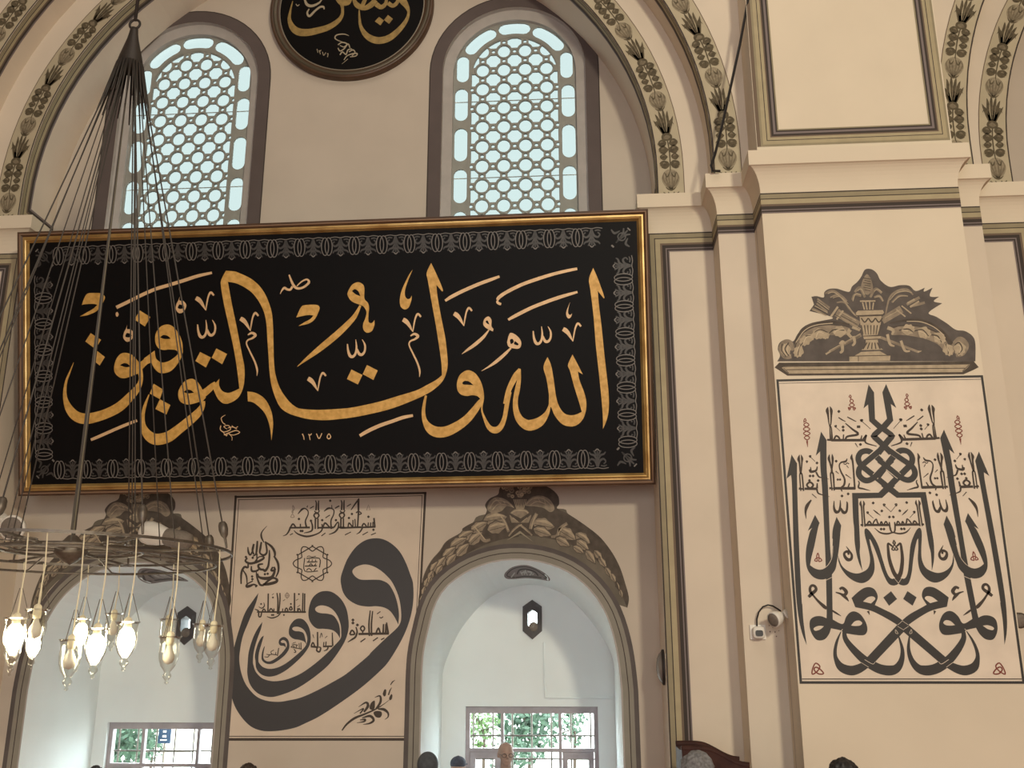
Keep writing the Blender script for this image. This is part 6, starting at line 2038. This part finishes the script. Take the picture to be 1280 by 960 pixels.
def body_solids(g=0.0, parts='all', m=None):
    """standing figure 1.75 m tall facing -y; g grows it for clothes"""
    mb = MB()
    if parts in ('all', 'top'):
        solid(mb, (0, 0, 1.30), (0.185 + g, 0.115 + g, 0.20), 20, 12, m)
        solid(mb, (0, 0.005, 1.13), (0.155 + g, 0.105 + g, 0.20), 20, 12, m)
        solid(mb, (0, 0.01, 1.00), (0.168 + g, 0.115 + g, 0.14), 20, 12, m)
        for s in (-1, 1):
            limb(mb, [(s * 0.165, 0.01, 1.40), (s * 0.225, 0.03, 1.12), (s * 0.235, -0.03, 0.90)], [0.062 + g, 0.047 + g, 0.036 + g], m)
    if parts in ('all', 'legs'):
        solid(mb, (0, 0.01, 0.96), (0.165 + g, 0.12 + g, 0.13), 20, 12, m)
        for s in (-1, 1):
            limb(mb, [(s * 0.09, 0.01, 0.92), (s * 0.10, -0.005, 0.50), (s * 0.105, 0.03, 0.09)], [0.088 + g, 0.056 + g, 0.040 + g], m)
    if parts == 'all':
        limb(mb, [(0, 0.02, 1.42), (0, 0.005, 1.56)], [0.062, 0.056], m)
        # head: skull, face, jaw, nose, ears, brow
        solid(mb, (0, 0.02, 1.655), (0.079, 0.094, 0.095), 20, 14, m)
        solid(mb, (0, 0.022, 1.678), (0.077, 0.090, 0.070), 20, 14, m)
        solid(mb, (0, -0.022, 1.610), (0.064, 0.068, 0.082), 20, 14, m)
        solid(mb, (0, -0.052, 1.552), (0.036, 0.034, 0.026), 14, 10, m)
        mb.tube([(0, -0.088, 1.642), (0, -0.112, 1.602)], [0.009, 0.016], m, 10)
        for s in (-1, 1):
            solid(mb, (s * 0.080, 0.012, 1.628), (0.010, 0.020, 0.032), 10, 8, m)
            solid(mb, (s * 0.030, -0.082, 1.652), (0.022, 0.012, 0.008), 10, 6, m)
            solid(mb, (s * 0.012, -0.088, 1.577), (0.018, 0.010, 0.007), 10, 6, m)
            # hand: palm, four fingers of different lengths, thumb from the side of the palm
            px_ = s * 0.236
            solid(mb, (px_, -0.045, 0.845), (0.018, 0.042, 0.050), 12, 10, m)
            for k, (dy, ln) in enumerate(((-0.034, 0.068), (-0.012, 0.078), (0.010, 0.072), (0.031, 0.056))):
                f = [(px_, -0.045 + dy, 0.805), (px_ - s * 0.006, -0.047 + dy, 0.805 - ln * 0.55), (px_ - s * 0.022, -0.048 + dy, 0.805 - ln)]
                limb(mb, f, [0.0098, 0.0092, 0.008], m)
            limb(mb, [(px_ - s * 0.004, -0.078, 0.858), (px_ - s * 0.014, -0.104, 0.828), (px_ - s * 0.020, -0.110, 0.800)], [0.012, 0.0105, 0.009], m)
            # foot
            limb(mb, [(s * 0.105, 0.045, 0.055), (s * 0.112, -0.10, 0.035)], [0.042, 0.032], m)
    return mb


me_body = remeshed(body_solids(0.0, 'all', M['skin']), 'body', 0.0075)
me_body.materials.append(M['skin'])
me_top = remeshed(body_solids(0.014, 'top', M['skin']), 'shirt', 0.012)
me_legs = remeshed(body_solids(0.012, 'legs', M['skin']), 'trousers', 0.012)
mb = MB()
for s in (-1, 1):
    limb(mb, [(s * 0.105, 0.05, 0.050), (s * 0.114, -0.115, 0.040)], [0.054, 0.043], M['shoe'])
    mb.box((s * 0.11 - 0.045, -0.15, 0.0), (s * 0.11 + 0.045, 0.10, 0.03), M['shoe'])
me_shoe = remeshed(mb, 'shoes', 0.010)
me_shoe.materials.append(M['shoe'])


def hair_mesh(style):
    mb = MB()
    if style in ('short', 'fuzzy'):
        k = 1.0 if style == 'short' else 1.22
        solid(mb, (0, 0.028, 1.678), (0.083 * k, 0.094 * k, 0.090 * k), 20, 14, M['skin'])
        solid(mb, (0, 0.062, 1.625), (0.074 * k, 0.062 * k, 0.080 * k), 20, 14, M['skin'])
        rr = random.Random(3 if style == 'short' else 8)
        for i in range(60 if style == 'short' else 110):
            a, t = rr.uniform(0, 6.28), rr.uniform(0, 1.45)
            q = Vector((0.080 * k * math.sin(t) * math.cos(a), 0.028 + 0.092 * k * math.sin(t) * math.sin(a), 1.678 + 0.088 * k * math.cos(t)))
            if q.y < -0.035 and q.z < 1.715:
                continue
            s = rr.uniform(0.010, 0.017) * k
            solid(mb, q, (s, s, s), 8, 6, M['skin'])
    elif style == 'cap':
        solid(mb, (0, 0.018, 1.690), (0.088, 0.102, 0.078), 20, 14, M['skin'])
        mb.tube([(0, 0.018, 1.668), (0, 0.018, 1.700)], [0.090, 0.088], M['skin'], 24)
        solid(mb, (0, -0.105, 1.672), (0.070, 0.060, 0.010), 16, 8, M['skin'])
        solid(mb, (0, 0.018, 1.768), (0.010, 0.010, 0.006), 8, 6, M['skin'])
    elif style == 'scarf':
        solid(mb, (0, 0.028, 1.660), (0.098, 0.108, 0.112), 20, 14, M['skin'])
        solid(mb, (0, 0.075, 1.56), (0.088, 0.060, 0.12), 20, 14, M['skin'])
        solid(mb, (0, 0.03, 1.45), (0.17, 0.115, 0.08), 20, 14, M['skin'])
    elif style == 'bald':
        for s in (-1, 1):
            solid(mb, (s * 0.066, 0.045, 1.625), (0.018, 0.045, 0.028), 14, 10, M['skin'])
        solid(mb, (0, 0.095, 1.610), (0.062, 0.026, 0.034), 14, 10, M['skin'])
    return remeshed(mb, 'hair', 0.0065, 2)


HAIR = {k: hair_mesh(k) for k in ('short', 'fuzzy', 'cap', 'scarf', 'bald')}
TOPZ = dict(short=1.775, fuzzy=1.795, cap=1.774, scarf=1.772, bald=1.753)


def person(px, py, Y, style, hcol, scol, face, label, glasses=False):
    p = at(px, py, Y)
    k = p.z / TOPZ[style]
    root = thing('person', label, 'person', (p.x, p.y, 0.0))
    root.scale = (k, k, k)
    root.rotation_euler = (0, 0, face)
    o = bpy.data.objects.new('body', me_body)
    link(o, root)
    for nm, me, m in (('shirt', me_top, scol), ('trousers', me_legs, 'trousers'), ('shoes', me_shoe, None), ('headscarf' if style == 'scarf' else 'cap' if style == 'cap' else 'hair', HAIR[style], hcol)):
        me = me.copy() if m else me
        if m:
            me.materials.clear()
            me.materials.append(M[m])
        link(bpy.data.objects.new(nm, me), root)
    if glasses:
        mb = MB()
        for s in (-1, 1):
            mb.tube([(s * 0.034 + 0.022 * math.cos(t), -0.098, 1.630 + 0.018 * math.sin(t)) for t in [2 * math.pi * i / 14 for i in range(15)]], 0.0025, M['black'], 6, False)
            mb.tube([(s * 0.056, -0.096, 1.634), (s * 0.082, 0.01, 1.640)], 0.0022, M['black'], 6)
        mb.tube([(-0.012, -0.1, 1.632), (0.012, -0.1, 1.632)], 0.0022, M['black'], 6)
        me = bpy.data.meshes.new('glasses')
        me.from_pydata([tuple(v) for v in mb.v], [], mb.f)
        me.materials.append(M['black'])
        link(bpy.data.objects.new('glasses', me), root)


AWAY = math.pi
person(632.5, 927.5, 10.15, 'bald', 'hairgrey', 'shirtgrey', 0.25, 'bald person wearing glasses, standing before the window of the right-hand arch', True)
person(535.5, 939, 9.0, 'scarf', 'scarf', 'scarf', AWAY, 'person in a dark headscarf at the inner left edge of the right-hand arch')
person(573.5, 944, 10.3, 'cap', 'cap', 'shirtblue', AWAY - 0.3, 'person in a dark cap, between the headscarf wearer and the bald person')
person(27.5, 943, 9.9, 'short', 'hairbrown', 'shirtgrey', AWAY, 'dark-haired person at the inner left edge of the arch behind the chandelier')
person(121.5, 956.5, 10.0, 'short', 'hairblack', 'shirtwhite', AWAY, 'person whose dark crown shows at the left corner of the window behind the chandelier')
person(312, 953.5, 8.6, 'short', 'hairbrown', 'shirtblue', AWAY, 'person whose dark crown shows under the nested-letter mural')
person(868.5, 938.5, 7.0, 'fuzzy', 'hairgrey', 'shirtgrey', AWAY + 0.3, 'person with fuzzy grey hair in front of the wooden pulpit chair')
person(1052.5, 946.5, 6.3, 'short', 'hairblack', 'shirtwhite', AWAY - 0.2, 'black-haired person in front of the bare pier below the mirrored mural')

# ================================================================== OUTSIDE THE LOWER WINDOWS
mb = MB()
mb.quad((-30, YB + 0.3, -0.02), (30, YB + 0.3, -0.02), (30, 60, -0.02), (-30, 60, -0.02), M['ground'])
mb.build('pavement', kind='structure')
mb = MB()
mb.box((XL_END, YB + 0.22, 2.62), (-6.0, YB + 0.24, 2.64), M['hall'])
rr = random.Random(21)


def tree(px, py, Y, r, n, leafm, label, sq=1.2):
    c = at(px, py, Y)
    root = thing('tree', label, 'tree', (c.x, c.y, 0), 'trees outside the lower windows')
    mb = MB()
    for i in range(n):
        v = Vector((rr.gauss(0, 1), rr.gauss(0, 1), rr.gauss(0, 1))).normalized() * r * rr.random() ** 0.4
        v.z *= sq
        s = r * rr.uniform(0.10, 0.20)
        a = Vector((rr.gauss(0, 1), rr.gauss(0, 1), rr.gauss(0, 1))).normalized()
        b = a.orthogonal().normalized()
        q = c + v
        mb.add([q - a * s, q + b * s * 0.5, q + a * s, q - b * s * 0.5], [(0, 1, 2, 3)], M[leafm])
    mb.build('crown', root)
    mb = MB()
    mb.tube([(c.x, c.y, 0), (c.x + 0.03, c.y, c.z - r * 0.5), (c.x - 0.02, c.y, c.z + r * 0.3)], [0.04, 0.022, 0.006], M['bark'], 8)
    for i in range(5):
        t = rr.uniform(0.35, 1.0)
        p0 = Vector((c.x, c.y, (c.z - r) + r * t))
        p1 = c + Vector((rr.gauss(0, 0.5), rr.gauss(0, 0.5), rr.gauss(0.1, 0.5))) * r
        mb.tube([p0, p1], [0.014, 0.004], M['bark'], 5)
    mb.build('trunk', root)


tree(603, 907, 15.5, 0.28, 300, 'leaf2', 'bright green young tree outside the right lower window, behind its left panes')
tree(660, 905, 17.5, 0.52, 620, 'leaf', 'dense green tree outside the right lower window, behind its middle panes')
tree(716, 906, 16.0, 0.27, 260, 'leaf', 'small green tree outside the right lower window, behind its right panes')
tree(158, 925, 15.5, 0.44, 600, 'leaf', 'dense green tree outside the left lower window, behind its left panes')
tree(190, 925, 17.0, 0.28, 260, 'leaf', 'small green tree outside the left lower window, next to the blue sign')
tree(640, 952, 16.5, 0.35, 260, 'leaf', 'low green tree outside the right lower window, behind the bald person')
# street sign and a pale house seen through the left window
c = at(206, 919, 16.0)
root = thing('street_sign', 'blue street sign with white marks outside the left lower window', 'sign', (c.x, c.y, 0))
mb = MB()
mb.box((c.x - 0.10, c.y - 0.01, c.z - 0.12), (c.x + 0.10, c.y + 0.01, c.z + 0.12), M['signblue'])
mb.build('sign_panel', root)
mb = MB()
for dx, dz, w_, h_ in ((0.0, 0.055, 0.05, 0.03), (0.0, -0.015, 0.06, 0.03), (-0.01, -0.07, 0.10, 0.018)):
    mb.box((c.x + dx - w_ / 2, c.y - 0.014, c.z + dz - h_ / 2), (c.x + dx + w_ / 2, c.y - 0.009, c.z + dz + h_ / 2), M['white'])
mb.build('white_marks', root)
mb = MB()
mb.tube([(c.x, c.y + 0.02, 0), (c.x, c.y + 0.02, c.z + 0.1)], 0.02, M['iron2'], 8)
mb.build('post', root)
hx_ = at(196, 930, 30).x
root = thing('house', 'pale house beyond the blue sign outside the left lower window', 'house', (hx_, 32, 0))
mb = MB()
mb.box((hx_ - 1.2, 30, 0), (hx_ + 1.0, 34, 2.3), M['house'])
mb.build('walls', root)
mb = MB()
mb.add([(hx_ - 1.3, 29.8, 2.3), (hx_ + 1.1, 29.8, 2.3), (hx_ + 1.1, 34.2, 2.3), (hx_ - 1.3, 34.2, 2.3), (hx_ - 1.3, 32, 2.75), (hx_ + 1.1, 32, 2.75)], [(0, 1, 5, 4), (2, 3, 4, 5), (0, 4, 3), (1, 2, 5)], M['bark'])
mb.build('roof', root)
for k in range(2):
    mb = MB()
    mb.box((hx_ - 0.8 + 0.9 * k, 29.95, 1.2), (hx_ - 0.3 + 0.9 * k, 30.02, 1.9), M['violet'])
    mb.build('window', root)
